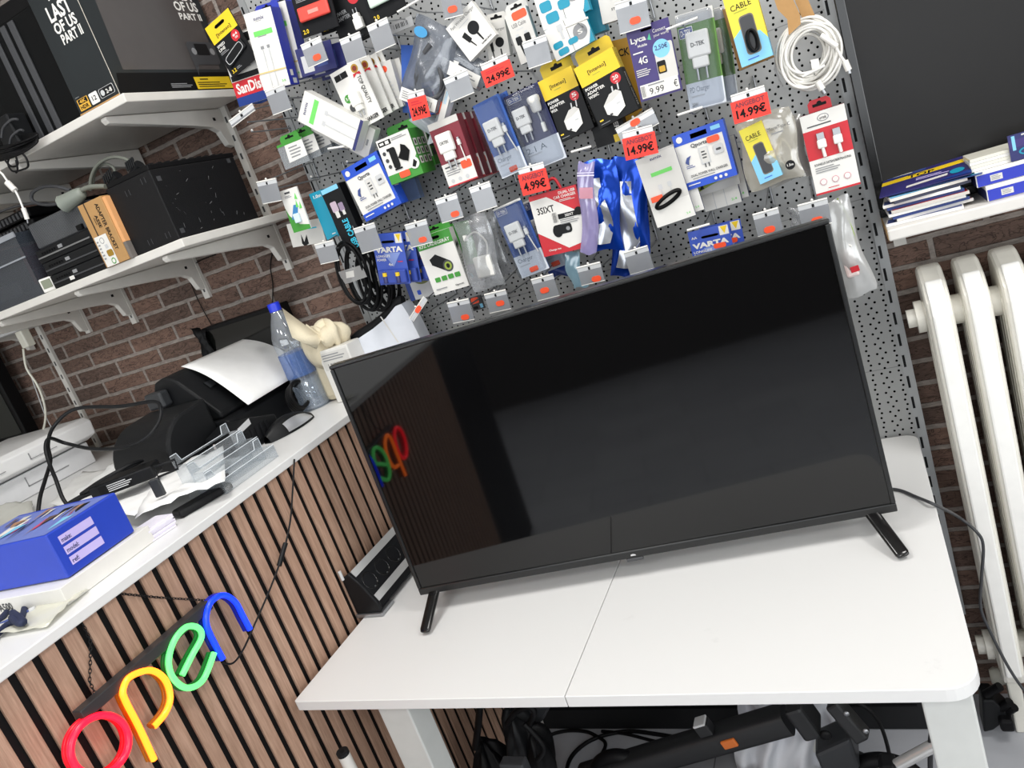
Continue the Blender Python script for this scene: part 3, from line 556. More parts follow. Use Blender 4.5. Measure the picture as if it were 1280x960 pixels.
# --- battery packs
BAT = [('r', .0, .0, 1, 1, col('#3d57b5', .35)), ('o', .3, .81, .72, .86, .05, K2), TXT('AA', .06, .83, .2, .88, W), ('p', [(.75, .8), (.97, .8), (.97, .98), (.75, .98)], W), ('p', [(.78, .97), (.95, .97), (.865, .82)], YE), TXT('VARTA', .05, .63, .93, .74, W, 0, .05), ('p', [(.3, .62), (.85, .62), (.56, .35)], col('#7f93cf', .35)), TXT('LONGLIFE', .05, .54, .5, .59, W), TXT('POWER', .05, .47, .36, .52, W), TXT('4x', .4, .37, .55, .43, W), ('l', .72, .42, .95, .46, 1, RD)]
def batteries(T, w, h):
    mb = MB(); mb.box(.004, -.010, .004, w-.004, -.0008, h*.3, col('#3349a0', .3), bev=.003)
    for x in (.28, .7):
        mb.lathe([(.0055, 0), (.0055, .026), (.0025, .0265), (.0025, .028)], NV, (x*w, -.0105, .006), 12); mb.lathe([(.0057, .017), (.0057, .026)], YE, (x*w, -.0105, .006), 12); mb.lathe([(.0022, .026), (.0022, .0285)], STEEL, (x*w, -.0105, .006), 8)
    T.part('battery_tray', mb, world=False)
T, w, h = pack('p19', 'battery_pack', 'blue pack of four batteries, front one left of the green headed card', 'battery pack', ((468, 296), (505, 287), (473, 359)), 1.60, .002, NV2, BAT); batteries(T, w, h)
for i, lab in enumerate(('blue battery pack second behind the front one left of the green headed card', 'blue battery pack third behind the front one left of the green headed card', 'blue battery pack rearmost left of the green headed card')): copy_thing(T.o, (.017*(i+1), .022*(i+1), -.006*(i+1)), lab)
pack('p19d', 'battery_card', 'grey and navy card below the row of blue battery packs', 'card', ((497, 330), (533, 318), (514, 377)), 1.69, .003, LG, [('r', 0, .0, .16, 1, DB), ('o', .3, .1, .42, .22, .03, BL), ('e', .6, .5, .28, .16, col('#69703a', .4))])
T, w, h = pack('p20', 'battery_pack', 'blue battery pack standing half hidden behind the television top edge', 'battery pack', ((860, 291), (911, 278), (872, 351)), 1.61, .002, NV2, BAT+[('o', .55, .56, .85, .66, .05, OR)]); batteries(T, w, h)
copy_thing(T.o, (.02, .03, -.002), 'blue battery pack behind the one at the television top edge')
# --- car charger with green header
T, w, h = pack('p21', 'car_charger_box', 'white box with green header and black car charger picture', 'car charger box', ((520, 300), (562, 283), (543, 371)), 1.595, .022, W, [('r', 0, .78, 1, 1, GN), ('o', .34, .9, .68, .95, .05, K2), TXT('KFZ LADEGERÄT', .05, .81, .92, .88, W), ('p', [(.2, .6), (.4, .66), (.72, .5), (.74, .36), (.56, .34), (.22, .5)], K), ('e', .64, .42, .14, .1, DG), ('e', .64, .42, .1, .07, OL), ('e', .64, .42, .05, .04, K)]+[('o', .16+.19*i, .2, .31+.19*i, .28, .02, GN) for i in range(4)]+[('l', .1, .06, .55, .1, 1, GR), TXT('Hypnotic', .66, .05, .9, .09, DG)],
    side=W, sideD=[('p', [(.2, .7), (.5, .8), (.55, .7), (.3, .6)], K), ('p', [(.55, .72), (.8, .8), (.85, .7), (.65, .64)], K), ('l', .3, .1, .5, .55, 9, DG), ('l', .62, .1, .75, .55, 9, GR)], tab=(.05, .95, .016, GN))
pack('p21b', 'car_charger_box', 'dark box behind the green headed car charger box', 'car charger box', ((552, 285), (588, 272), (566, 360)), 1.655, .02, GN, [('r', 0, 0, 1, .3, K2), TXT('USB', .2, .08, .7, .16, CY)], side=K2)
# --- D-TEK chargers
def dtek(key, label, q, y, m, big, D=(), low=.3, cable=True, sz=.036, px=.42, pz=.62):
    T, w, h = pack(key, 'charger_blister', label, 'charger pack', q, y, .003, m, [('r', 0, 0, 1, low, col('#dfe3e8', .4)), TXT(big, .09, low-.12, .62, low-.045, col('#55626d', .4), 0, .0), ('l', .1, low-.17, .62, low-.13, 1, LG)]+list(D))
    plug_part(T, w, h, px, pz, sz, tag='D-TEK')
    if cable: cable_end(T, w, h, .78, .57, .016, L=3.2, dx=.5)
    mb = MB(); mb.box(.002, -.024, .002, w-.002, -.0008, h*.985, FILM, bev=.006); T.part('clear_blister', mb, 'clear blister', world=False)
    return T, w, h
LOGO = [('o', .05, .88, .42, .96, .02, W), ('o', .065, .887, .405, .953, .02, NV2), TXT('D-TEK', .09, .9, .38, .94, W)]
QR = [('o', .36, .03, .66, .1, .04, OR)]
dtek('p22', 'blue charger blister above the red priced car charger, with orange dot', ((594, 133), (625, 114), (626, 226)), 1.575, col('#2f5aa8', .35), 'Charger', QR)
dtek('p22b', 'blue charger blister hanging behind the angled blue one', ((606, 128), (634, 112), (640, 218)), 1.615, col('#2f5aa8', .35), 'Charger')
T, w, h = dtek('p23', 'navy blister with wall plug and car plug side by side', ((628, 122), (674, 102), (664, 214)), 1.60, NV, '2.1 A', LOGO, low=.33, cable=False, sz=.034, px=.3, pz=.68)
mb = MB(); mb.lathe([(.008, .0), (.0105, .004), (.0115, .018), (.0135, .022), (.0135, .03), (.011, .033)], WP, (w*.74, -.012, h*.66), 16); mb.tube([(w*.74, -.012, h*.66), (w*.75, -.01, h*.5)], .002, STEEL, 6); mb.box(w*.71, -.013, h*.40, w*.79, -.004, h*.52, WP, bev=.001); T.part('car_plug', mb, world=False)
T, w, h = dtek('p24', 'blue charger blister between the white bag and the red car charger box', ((616, 262), (650, 247), (653, 348)), 1.585, col('#2b4f96', .35), 'Charger', LOGO+[('r', 0, .97, 1, 1, W)]+QR)
copy_thing(T.o, (.03, .06, -.01), 'blue charger blister behind the one left of the red car charger box')
T, w, h = dtek('p25', 'green charger blister lettered PD, right of the purple sim card pack', ((840, 20), (887, 9), (866, 136)), 1.59, col('#5f8a3a', .4), 'PD Charger', [('r', 0, .88, 1, 1, W2), ('o', .03, .75, .4, .86, .02, W), ('o', .045, .757, .385, .853, .02, NV2), TXT('D-TEK', .07, .775, .36, .835, W), TXT('20W', .08, .03, .25, .07, GR)], low=.28, cable=False, sz=.042, px=.5, pz=.66)
copy_thing(T.o, (.018, .05, -.004), 'green charger blister behind the front green PD one')
# dark red chargers
MRD = [('r', 0, 0, 1, .36, W), ('r', 0, .9, 1, 1, W2), ('l', .08, .27, .9, .32, 1, DG), ('l', .08, .16, .6, .26, 3, GR), ('c', .2, .08, .06, LG), ('c', .45, .08, .06, LG), ('c', .7, .08, .06, LG), ('o', .62, .2, .96, .32, .05, OR), ('r', 0, 0, 1, .02, RD)]
T, w, h = pack('p26', 'charger_box', 'dark red and white charger box, front of the stack beside the green box', 'charger box', ((534, 157), (570, 142), (562, 235)), 1.585, .03, MR, MRD, side=MR)
plug_part(T, w, h, .42, .66, .038, tag='ORTEK'); cable_end(T, w, h, .82, .6, .014, L=3)
for i, lab in enumerate(('dark red charger box second in the stack beside the green box', 'dark red charger box third in the stack beside the green box', 'dark red charger box rearmost in the stack beside the green box')): copy_thing(T.o, (.003*(i+1), .035*(i+1), -.001*i), lab)
# --- yellow and black adapters
def inten(key, label, q, y, watt, lines, sideT=True):
    T, w, h = pack(key, 'power_adapter_box', label, 'adapter box', q, y, .034, K, [('r', 0, .68, 1, 1, YE), TXT('[Intenso]', .26, .8, .72, .875, K), ('l', .34, .765, .62, .785, 1, OL), ('c', .8, .57, .125, RD), TXT(watt, .73, .555, .87, .615, W), ('l', .76, .51, .84, .53, 1, W)]+[TXT(s, .05, .6-.065*i, .05+.065*len(s), .645-.065*i, W, 0, .03) for i, s in enumerate(lines)]+[('l', .07, .07, .2, .12, 1, YE), ('l', .07, .03, .4, .05, 1, GR)], side=K2,
        sideD=[('r', 0, .68, 1, 1, YE), ('l', .4, .72, .55, .96, 6, OL), TXT('POWER ADAPTER', .25, .06, .6, .6, W, -90)] if sideT else (), tab=(.04, .96, .03, YE))
    mb = MB(); face(mb, w, h, [('p', [(.60, .38), (.635, .38), (.665, .49), (.63, .49)], LG), ('p', [(.75, .4), (.785, .4), (.815, .5), (.78, .5)], LG), ('p', [(.30, .14), (.5, .05), (.76, .13), (.80, .36), (.70, .42), (.52, .4), (.3, .28)], W), ('p', [(.5, .05), (.76, .13), (.80, .36), (.56, .3)], WP), ('p', [(.3, .28), (.56, .3), (.80, .36), (.70, .42), (.52, .4)], W2), ('o', .36, .1, .43, .13, .01, DG), ('l', .6, .2, .74, .24, 1, LG)], y=-.0025); T.part('charger_picture', mb, 'printed white charger', world=False); return T, w, h
inten('p27', 'yellow and black adapter box, left and lower of the two', ((671, 103), (713, 83), (702, 177)), 1.60, '5', ['POWER', 'ADAPTER', 'W5A'])
inten('p28', 'yellow and black adapter box, right and larger of the two', ((714, 86), (763, 62), (752, 158)), 1.58, '20', ['POWER', 'ADAPTER', 'W20C'])
pack('p28b', 'power_adapter_box', 'black adapter box behind the right yellow headed one, its foot showing', 'adapter box', ((722, 95), (760, 78), (745, 187)), 1.625, .03, K, [('r', .6, .0, 1, .1, YE), TXT('POWER', .7, .15, .85, .5, W, -90)], side=K2)
pack('p28c', 'tool_card', 'amber card partly hidden between the adapter box and sim card pack', 'card', ((765, 52), (792, 44), (777, 168)), 1.68, .003, col('#b98a24', .5), [TXT('CK', .3, .82, .8, .9, K)])
# --- white boxes at the top
T, w, h = pack('p29', 'car_charger_box', 'white square wireless charger box tilted on its corner', 'charger box', ((555, 36), (589, 4), (588, 74)), 1.575, .018, W, [TXT('Fast Wireless Charger', .1, .82, .95, .92, DG, 0, 0), ('l', .3, .74, .8, .78, 1, LG), ('c', .62, .52, .17, K), ('p', [(.6, .36), (.66, .36), (.68, .14), (.64, .14)], K), ('p', [(.22, .56), (.36, .6), (.42, .36), (.3, .32)], K), ('p', [(.33, .33), (.37, .34), (.42, .16), (.4, .15)], K), TXT('SAMSUNG', .55, .07, .9, .11, K)], side=WP)
pack('p29b', 'charger_box', 'white wireless charger box behind the tilted one, upright', 'charger box', ((603, 30), (630, 25), (612, 74)), 1.62, .018, W2, [TXT('Charger', .4, .72, .95, .82, DG, 0, 0), ('c', .62, .42, .2, K), ('p', [(.6, .24), (.66, .24), (.68, .02), (.62, .02)], K), ('p', [(.15, .5), (.3, .5), (.32, .2), (.2, .2)], K), ('p', [(.22, .2), (.28, .2), (.3, 0), (.26, 0)], K)], side=W2, tab=(.0, 1, .018, W2))
T, w, h = pack('p30', 'cable_box', 'white usb cable box with orange dot and two black plugs', 'cable box', ((628, 20), (655, 9), (653, 79)), 1.61, .018, W2, [TXT('USB Cable', .16, .7, .8, .78, DG, 0, 0), ('l', .3, .62, .75, .66, 1, LG), ('o', .3, .82, .96, .98, .1, OR), ('o', .14, .36, .4, .52, .05, K), ('r', .2, .52, .34, .57, LG), ('o', .54, .36, .8, .52, .05, K), ('r', .6, .52, .74, .57, LG), ('p', [(.24, .36), (.32, .36), (.36, .12), (.3, .12)], K), ('p', [(.64, .36), (.72, .36), (.76, .12), (.7, .12)], K)], side=col('#9fb3b6', .5), tab=(.0, 1, .018, W2))
AD = [('r', .49, 0, .5, 1, DG), ('c', .76, .45, .17, GR), TXT('S', .7, .38, .82, .52, W), ('o', .06, .3, .3, .5, .05, TE), ('o', .12, .06, .38, .26, .05, TE), ('o', .42, .22, .66, .4, .05, TE), ('r', .3, .75, .42, .95, LG), ('r', .33, .5, .38, .75, LG), ('p', [(.86, 0), (1, 0), (1, .4), (.94, .2)], TE)]
pack('p31', 'adapter_card', 'white and teal cable card, upper of two at the top centre', 'cable card', ((657, -26), (717, -50), (681, 35)), 1.60, .02, W, AD, side=TE)
pack('p31b', 'adapter_card', 'white and teal cable card, lower one above the yellow headed boxes', 'cable card', ((676, 36), (727, 18), (697, 70)), 1.595, .012, W, AD, side=TE)
pack('p31c', 'adapter_card', 'teal backed box behind the white and teal cable cards', 'cable card', ((690, -20), (734, -36), (717, 52)), 1.64, .03, TE, (), side=TE)
pack('p32', 'earphone_box', 'slim white box hanging above the amber card and orange dotted holder', 'box', ((742, -34), (769, -44), (753, 31)), 1.62, .02, W2, [TXT('STYLE', .5, .2, .95, .25, DG), ('r', .55, .35, .56, 1, LG)], side=W2)
pack('p33', 'phone_case_pack', 'blue card peeping out behind the grey cable bags', 'card', ((512, 62), (532, 55), (494, 142)), 1.66, .004, col('#2c59b0', .4), [('o', .5, .2, .8, .4, .05, NV)])
pack('p33b', 'phone_case_pack', 'blue box below the left price card, behind the green box', 'card', ((505, 110), (540, 100), (512, 150)), 1.665, .03, col('#2450a4', .4), [('o', .7, .1, .85, .2, .05, W)], side=DB)
# --- sim card, cable boxes
pack('p34', 'sim_card_pack', 'dark purple sim card pack with a blue price bubble', 'sim card pack', ((781, 39), (834, 22), (802, 127)), 1.575, .004, PU, [TXT('Lyca', .06, .78, .42, .88, W, 0, .03), TXT('Mobile', .2, .73, .42, .765, W), ('p', [(.45, .8), (.52, .88), (.53, .78)], col('#49b38a', .4)), TXT('Connect', .6, .86, .9, .91, W, 0, 0), TXT('your world', .6, .79, .95, .84, W, 0, 0), ('o', .34, .92, .6, .955, .05, K2), ('l', .06, .64, .4, .68, 1, W), ('o', .54, .2, .98, .7, .05, W2), ('c', .72, .63, .2, SKY), TXT('2,50€', .57, .61, .87, .69, NV), ('o', .55, .3, .75, .47, .03, K), ('o', .58, .32, .72, .4, .02, GOLD), TXT('4G', .15, .5, .36, .6, W), ('l', .05, .33, .42, .44, 4, W2), ('r', .06, .03, .96, .22, W), ('b', .07, .05, .17, .2, K), TXT('9.99', .26, .06, .6, .15, K, 0, 0), TXT('€', .84, .07, .93, .17, K, 0, 0), ('l', .25, .17, .8, .21, 1, GR)])
CB = [('p', [(0, 0), (1, 0), (1, .26), (.82, .4), (.55, .42), (.3, .52), (0, .42)], SKY), ('o', .28, .12, .74, .68, .12, col('#6f665c', .5)), ('o', .31, .14, .71, .66, .1, DG), TXT('CABLE', .14, .78, .78, .86, K, 0, 0), ('l', .2, .74, .8, .76, 1, OL), ('l', .25, .05, .75, .08, 1, BL)]
T, w, h = pack('p35', 'cable_box', 'yellow and blue windowed cable box at the top edge by the big white cable coil', 'cable box', ((901, -1), (941, -17), (929, 83)), 1.58, .03, col('#e0d23c', .4), CB, side=YE, sideD=[('r', 0, 0, 1, .33, SKY), ('r', .3, .5, .4, .9, OL)])
mb = MB(); mb.X = Matrix.Translation((w*.5, -.003, h*.3))
for i in range(4): mb.tube([(w*.14*math.cos(q)+.001*i, -.0012*i, h*.15*math.sin(q)) for q in [2*math.pi*k/12 for k in range(12)]], .0022, K2, 6, closed=True)
T.part('coiled_cable', mb, world=False)
pack('p35b', 'cable_box', 'brown cardboard box behind the yellow and blue cable box', 'cable box', ((899, 12), (943, -3), (927, 85)), 1.63, .03, CARD, side=CARD)
T, w, h = pack('p36', 'cable_box', 'small yellow and blue windowed cable box inside a clear bag', 'cable box', ((924, 164), (952, 150), (950, 231)), 1.585, .024, col('#e0d23c', .4), CB, side=YE, sideD=[('r', 0, 0, 1, .33, SKY)])
# red cable box at the right end
T, w, h = pack('p37', 'cable_box', 'white and red cable box with two white plugs, next to the dark wall screen', 'cable box', ((999, 147), (1055, 129), (1021, 245)), 1.60, .024, W, [('r', 0, 0, 1, .025, RD), ('r', 0, .44, 1, .8, RD), ('e', .5, .92, .13, .045, GR), ('e', .5, .92, .11, .035, W), TXT('ortek', .42, .9, .58, .94, K), ('l', .12, .83, .88, .86, 1, DG), TXT('SCHNELLE DATENÜBERTRAGUNG', .1, .36, .92, .395, DG), ('l', .1, .26, .7, .34, 3, GR)]+[('c', .22+.27*i, .15, .075, PK) for i in range(3)]+[('c', .22+.27*i, .15, .065, W) for i in range(3)]+[('l', .3, .05, .65, .07, 1, RD)], side=MR, tab=(.22, .74, .022, RD))
for x in (.36, .72):
    mb = MB(); X = w*x
    mb.box(X-.0065, -.006, h*.66, X+.0065, -.0008, h*.75, STEEL, bev=.0006); mb.box(X-.008, -.008, h*.56, X+.008, -.0008, h*.67, WP, bev=.0025); mb.tube([(X, -.004, h*.57), (X+.001, -.004, h*.45)], .0032, WP, 8); T.part('cable_plug', mb, 'white cable plug', world=False)
# red car charger box
T, w, h = pack('p38', 'car_charger_box', 'red and white car charger box with black charger picture under the 4.99 card', 'car charger box', ((661, 247), (720, 230), (680, 322)), 1.58, .02, RD, [('p', [(.0, .92), (.36, .93), (1, .55), (1, .12), (.56, .06), (.0, .4)], W), TXT('3SIXT', .1, .68, .46, .79, K, 0, .02), TXT('DUAL USB', .62, .92, .96, .965, W), TXT('CAR CHARGER', .5, .86, .96, .905, W), ('l', .6, .8, .95, .84, 2, W2), ('o', .34, .3, .72, .46, .06, K), ('e', .42, .36, .1, .1, K), ('c', .64, .37, .04, GR), ('r', .5, .54, .96, .62, K), TXT('3SIXT', .64, .56, .82, .6, W), ('b', .38, .5, .48, .66, K), ('l', .52, .44, .94, .53, 3, GR), TXT('Charge me', .14, .06, .4, .1, W), ('c', .93, .6, .08, K)], side=MR)
mb = MB(); mb.tube([(w*.36, .018, h), (w*.42, .018, h+.02), (w*.56, .018, h+.022), (w*.64, .018, h)], .0035, RD, 8); T.part('hanging_tab', mb, 'red hanging loop', world=False)
# cable pack with ring strap
T, w, h = pack('p39', 'cable_box', 'white cable pack in clear sleeve with dark wrist strap over its front', 'cable pack', ((794, 201), (842, 182), (822, 285)), 1.585, .006, W2, [TXT('sumix', .35, .92, .65, .96, NV), ('r', .26, .7, .8, .755, LGN), ('r', .34, .5, .44, .57, LG), ('r', .58, .5, .68, .57, LG), ('r', .38, 0, .4, .5, LG), ('r', .62, 0, .64, .5, LG), ('r', 0, 0, 1, .3, W), TXT('2.4', .8, .05, .9, .08, LGN)], behind=['white cable pack directly behind the one with the dark strap'], step=(.016, .014, .004), side=NV)
mb = MB()
mb.tube([(w*.16+w*.66*(.5+.5*math.cos(q)), -.006-.005*math.sin(q), h*.34+h*.055*math.sin(q)+w*.1*math.cos(q)) for q in [2*math.pi*k/20 for k in range(20)]], .0042, K2, 8, closed=True); T.part('wrist_strap', mb, 'dark wrist strap', world=False)
mb = MB(); mb.box(w*.1, -.0125, h*.36, w*.4, -.0105, h*.44, OR, bev=.002); T.part('price_sticker', mb, 'orange sticker', world=False)
# clear sleeves and bags
def bag(key, name, label, q, y, m, puff=.012, D=(), seed=1, group=None, quadp=None, wr=.35):
    """crumpled flat bag: front and back sheet joined at the rim, puffed and creased"""
    M, w, h = frame(*q, y); rnd = random.Random(seed); ph = [rnd.uniform(0, 6) for _ in range(6)]
    def f(u, v, s):
        e = (math.sin(math.pi*min(1, max(0, u)))*math.sin(math.pi*min(1, max(0, v))))**.5
        wv = math.sin(5*u+9*v+ph[0])*.5+math.sin(13*u-6*v+ph[1])*.3+math.sin(21*v+7*u+ph[2])*.2
        return (u*w+.004*math.sin(7*v+ph[3]), -s*e*puff*(1+wr*wv)+.003*math.sin(4*u+ph[4])*(1-e)*v, v*h+.003*math.sin(6*u+ph[5]))
    T = Thing(name, label, 'bag', M, group); mb = MB()
    mb.grid(lambda u, v: f(u, v, 1), 14, 18, m); mb.grid(lambda u, v: f(u, v, -.6), 14, 18, m); T.part('bag_film', mb, world=False)
    if D:
        mb = MB(); 
        face(mb, w, h, D, y=-puff*1.25-.001); T.part('printed_label', mb, world=False)
    return T, w, h
def coil(T, cx, cz, rx, rz, m, r=.002, n=4, y=0., name='coiled_cable', tail=None):
    mb = MB()
    for i in range(n):
        k = 1-.07*i
        mb.tube([(cx+rx*k*math.cos(q)+.001*i, y+.0025*math.sin(3*q+i)-.0015*i, cz+rz*k*math.sin(q)) for q in [2*math.pi*j/16 for j in range(16)]], r, m, 6, closed=True)
    if tail: mb.tube([(a, y-.003, b) for a, b in tail], r, m, 6); a, b = tail[-1]; mb.tube([(a, y-.003, b), (2*a-tail[-2][0], y-.003, 2*b-tail[-2][1])], r*2.2, m, 8, smooth=False)
    return T.part(name, mb, world=False)
BGM = film('#7a8290', .6, .14, .2, .3)
T, w, h = bag('g1', 'cable_bag', 'grey clear bag with thick coiled cable and bar code label, largest of the tilted bags', ((517, 12), (566, 40), (508, 122)), 1.585, BGM, .012, [('r', .05, .02, .95, .17, W), ('b', .55, .05, .85, .12, K), ('l', .1, .04, .45, .14, 4, GR), ('e', .22, .84, .16, .06, col('#3c8fc2', .4))], seed=3)
coil(T, w*.62, h*.33, w*.34, h*.24, DG, .0035, 4, -.002, tail=[(w*.28, h*.3), (w*.25, h*.5), (w*.36, h*.62)])
T, w, h = bag('g2', 'cable_bag', 'grey clear bag sloping under the tilted charger box', ((530, 34), (612, 80), (520, 70)), 1.60, BGM, .014, [('r', .42, .05, .98, .5, W), ('l', .7, .2, .95, .4, 2, GR)], seed=5); coil(T, w*.4, h*.5, w*.26, h*.3, DG, .003, 3, -.002)
T, w, h = bag('g3', 'cable_bag', 'white labelled clear bag reaching down to the blue charger blister', ((508, 118), (602, 158), (512, 100)), 1.60, film('#c4cad2', .3, .12, .2), .010, [('r', .05, .1, .98, .55, W), ('l', .5, .25, .95, .45, 2, SKY), ('o', .36, .55, .52, .9, .03, OR)], seed=8)
T, w, h = bag('g4', 'cable_bag', 'white clear bag end under the dark red box top', ((520, 132), (588, 172), (512, 152)), 1.615, film('#b9c0c8', .3, .12, .2), .010, [('r', .5, .2, .95, .8, W2), ('l', .55, .3, .9, .7, 3, SKY)], seed=9)
T, w, h = bag('g5', 'adapter_bag', 'white clear bag with white cable adapter, left of the lower blue charger blister', ((567, 277), (607, 264), (591, 366)), 1.585, BAG, .011, seed=11)
mb = MB(); mb.box(w*.28, -.008, h*.16, w*.82, .003, h*.46, WP, bev=.004); mb.tube([(w*.75, -.004, h*.46), (w*.82, -.004, h*.62), (w*.6, -.004, h*.78), (w*.3, -.004, h*.74)], .0022, WP, 8); mb.box(w*.2, -.007, h*.7, w*.32, -.001, h*.78, WP, bev=.001); T.part('cable_adapter', mb, world=False)
bag('g5b', 'adapter_bag', 'clear bag behind the white cable adapter bag', ((590, 272), (618, 263), (612, 350)), 1.63, BAG, .01, seed=12)
T, w, h = bag('g6', 'zip_bag', 'clear violet zip bag with white cable beside the blue foil bags', ((733, 206), (754, 201), (717, 318)), 1.575, film('#b9aee0', .5, .16, .15), .008, [('r', 0, .86, 1, .875, col('#d8d2ea', .4)), ('r', 0, .89, 1, .9, col('#d8d2ea', .4)), ('r', .1, .62, .9, .74, film('#c23a5f', .4))], seed=14); cable_end(T, w, h, .55, .45, .012, L=2)
FOIL = col('#1646b8', .2, metal=.55, noise=.15, scale=20, bump=.3); FOILS = col('#b9bcc4', .22, metal=.7, noise=.1, scale=20, bump=.3)
for key, q, y, lab, sd in (('g7', ((730, 206), (776, 194), (729, 318)), 1.60, 'blue foil bag with silver front, left of two', 21), ('g8', ((757, 196), (806, 199), (769, 344)), 1.625, 'blue foil bag with silver window, right of two', 22)):
    T, w, h = bag(key, 'foil_bag', lab, q, y, FOIL, .018, seed=sd, wr=.6)
    mb = MB(); mb.grid(lambda u, v: ((.2+.5*u+.12*math.sin(5*v))*w, -.0225+.008*abs(u-.5)-.004*math.sin(9*v+3*u), (.1+.72*v)*h), 8, 14, FOILS); T.part('silver_window', mb, world=False)
bag('g9', 'parts_bag', 'pale blue strip bag below the red car charger box', ((704, 318), (722, 313), (716, 362)), 1.62, film('#a9cfe0', .3, .12), .004, seed=15)
T, w, h = bag('g10', 'cable_bag', 'clear bag around the small yellow box with braided cable inside', ((918, 155), (987, 131), (938, 240)), 1.60, film('#d8d4c8', .62, .12, .15), .014, [TXT('Micro/Type C', .55, .74, .95, .8, DG, 0, 0), ('l', .6, .68, .9, .72, 1, GR)], seed=16)
mb = MB(); face(mb, w, h, [('c', .8, .22, .085, K), TXT('1.5m', .745, .205, .855, .24, W)], y=-.0185); T.part('round_label', mb, 'round black label', world=False)
coil(T, w*.72, h*.38, w*.13, h*.22, CREAM, .0018, 4, .004, tail=[(w*.7, h*.45), (w*.72, h*.55), (w*.74, h*.66)])
bag('g10b', 'cable_bag', 'clear bag edge behind the braided cable bag', ((945, 160), (1000, 140), (960, 236)), 1.64, film('#c9c8c4', .5, .12, .15), .01, seed=17)
T, w, h = bag('g11', 'earphone_bag', 'clear bag with pale earphone and red sticker right of the television corner', ((1016, 258), (1054, 246), (1062, 372)), 1.62, film('#d6d7d6', .42, .14, .2), .014, seed=18)
mb = MB(); mb.X = Matrix.Translation((w*.45, -.006, h*.36)); mb.box(-.012, -.006, -.03, .012, .004, .03, col('#ecd8d4', .4), bev=.005); mb.tube([(-.006, -.004, .02), (.0, -.005, .045), (.012, -.004, .03)], .0025, WP, 6); T.part('earphone', mb, world=False)
mb = MB(); mb.box(w*.42, -.024, h*.27, w*.7, -.0225, h*.33, RD, bev=.002); T.part('price_sticker', mb, 'red sticker', world=False)
mb = MB(); mb.tube([(w*.72, -.003, h*1.0), (w*.84, -.004, h*.8), (w*.86, -.004, h*.62), (w*.8, -.004, h*.45)], .0016, col('#8fae2a', .4), 6); T.part('green_edge', mb, 'green rim', world=False)
bag('g12', 'clear_sleeve', 'pale bag sticking up behind the television top edge', ((984, 262), (1000, 257), (992, 296)), 1.62, BAG, .006, seed=19)
# black cable coils lower left
T = Thing('cable_coil', 'thick black cable coils hanging left of the battery packs', 'cable', ony(440, 300, 1.62))
mb = MB()
for k, (cx, cy, rx, ry, y) in enumerate(((440, 342, 15, 36, 1.60), (441, 341, 19, 39, 1.605), (452, 347, 17, 40, 1.63), (455, 346, 20, 42, 1.64), (470, 345, 17, 40, 1.66), (474, 348, 15, 38, 1.68), (484, 352, 14, 34, 1.69), (462, 340, 12, 30, 1.65), (466, 350, 18, 38, 1.655), (478, 347, 12, 36, 1.70), (460, 352, 11, 34, 1.645), (471, 338, 13, 28, 1.69), (449, 345, 12, 34, 1.62), (486, 344, 10, 30, 1.71))):
    mb.tube([ony(cx+rx*math.cos(q)-.28*ry*math.sin(q)*-1*.9, cy+ry*math.sin(q), y+.01*math.sin(2*q)) for q in [2*math.pi*j/18 for j in range(18)]], .0038, K2, 8, closed=True)
T.part('cable', mb)
mb = MB(); a = [ony(423, 340, 1.594), ony(452, 331, 1.594), ony(459, 346, 1.594), ony(430, 356, 1.594)]; mb.quad(a, film('#b8b8b8', .5, .12)); b = [ony(432, 340, 1.593), ony(442, 338, 1.593), ony(443, 346, 1.593), ony(433, 348, 1.593)]; mb.quad(b, W2); T.part('cable_wrap', mb, 'clear wrap with white tag')
for x, y_ in ((444, 368), (458, 379), (488, 368), (473, 376)): mb.quad([ony(x-2, y_-3, 1.6), ony(x+2, y_-4, 1.6), ony(x+3, y_+3, 1.6), ony(x-1, y_+4, 1.6)], LG)
# white coil of network cable with cardboard band
T = Thing('cable_coil', 'big white cable coil held by a cardboard band near the dark wall screen', 'cable', ony(1015, 20, 1.6))
mb = MB(); rnd = random.Random(4)
for k in range(24):
    cx, cy = 1012+rnd.uniform(-5, 6), 66+rnd.uniform(-4, 5); rx, ry = 28+rnd.uniform(-8, 9), 36+rnd.uniform(-10, 8); y = 1.57+.0025*k; tl = rnd.uniform(-.25, .05)
    mb.tube([ony(cx+rx*math.cos(q)+tl*ry*math.sin(q), cy+ry*math.sin(q), y+.003*math.sin(2*q+k)) for q in [2*math.pi*j/18 for j in range(18)]], .0026, WP, 6, closed=True)
T.part('cable', mb)
mb = MB(); mb.tube([ony(1032, 44, 1.565), ony(1044, 58, 1.56), ony(1052, 72, 1.56), ony(1057, 78, 1.56)], .0026, WP, 6); mb.tube([ony(1056, 76, 1.56), ony(1061, 88, 1.56)], .0055, WP, 8, smooth=False); mb.tube([ony(1061, 88, 1.56), ony(1062, 92, 1.56)], .004, STEEL, 8, smooth=False)
mb.tube([ony(1022, 102, 1.56), ony(1028, 112, 1.56)], .006, WP, 8, smooth=False); mb.tube([ony(1028, 112, 1.56), ony(1031, 117, 1.56)], .004, STEEL, 8, smooth=False); mb.tube([ony(1026, 44, 1.56), ony(1046, 58, 1.56)], .005, WP, 8, smooth=False); T.part('connector', mb)
mb = MB()
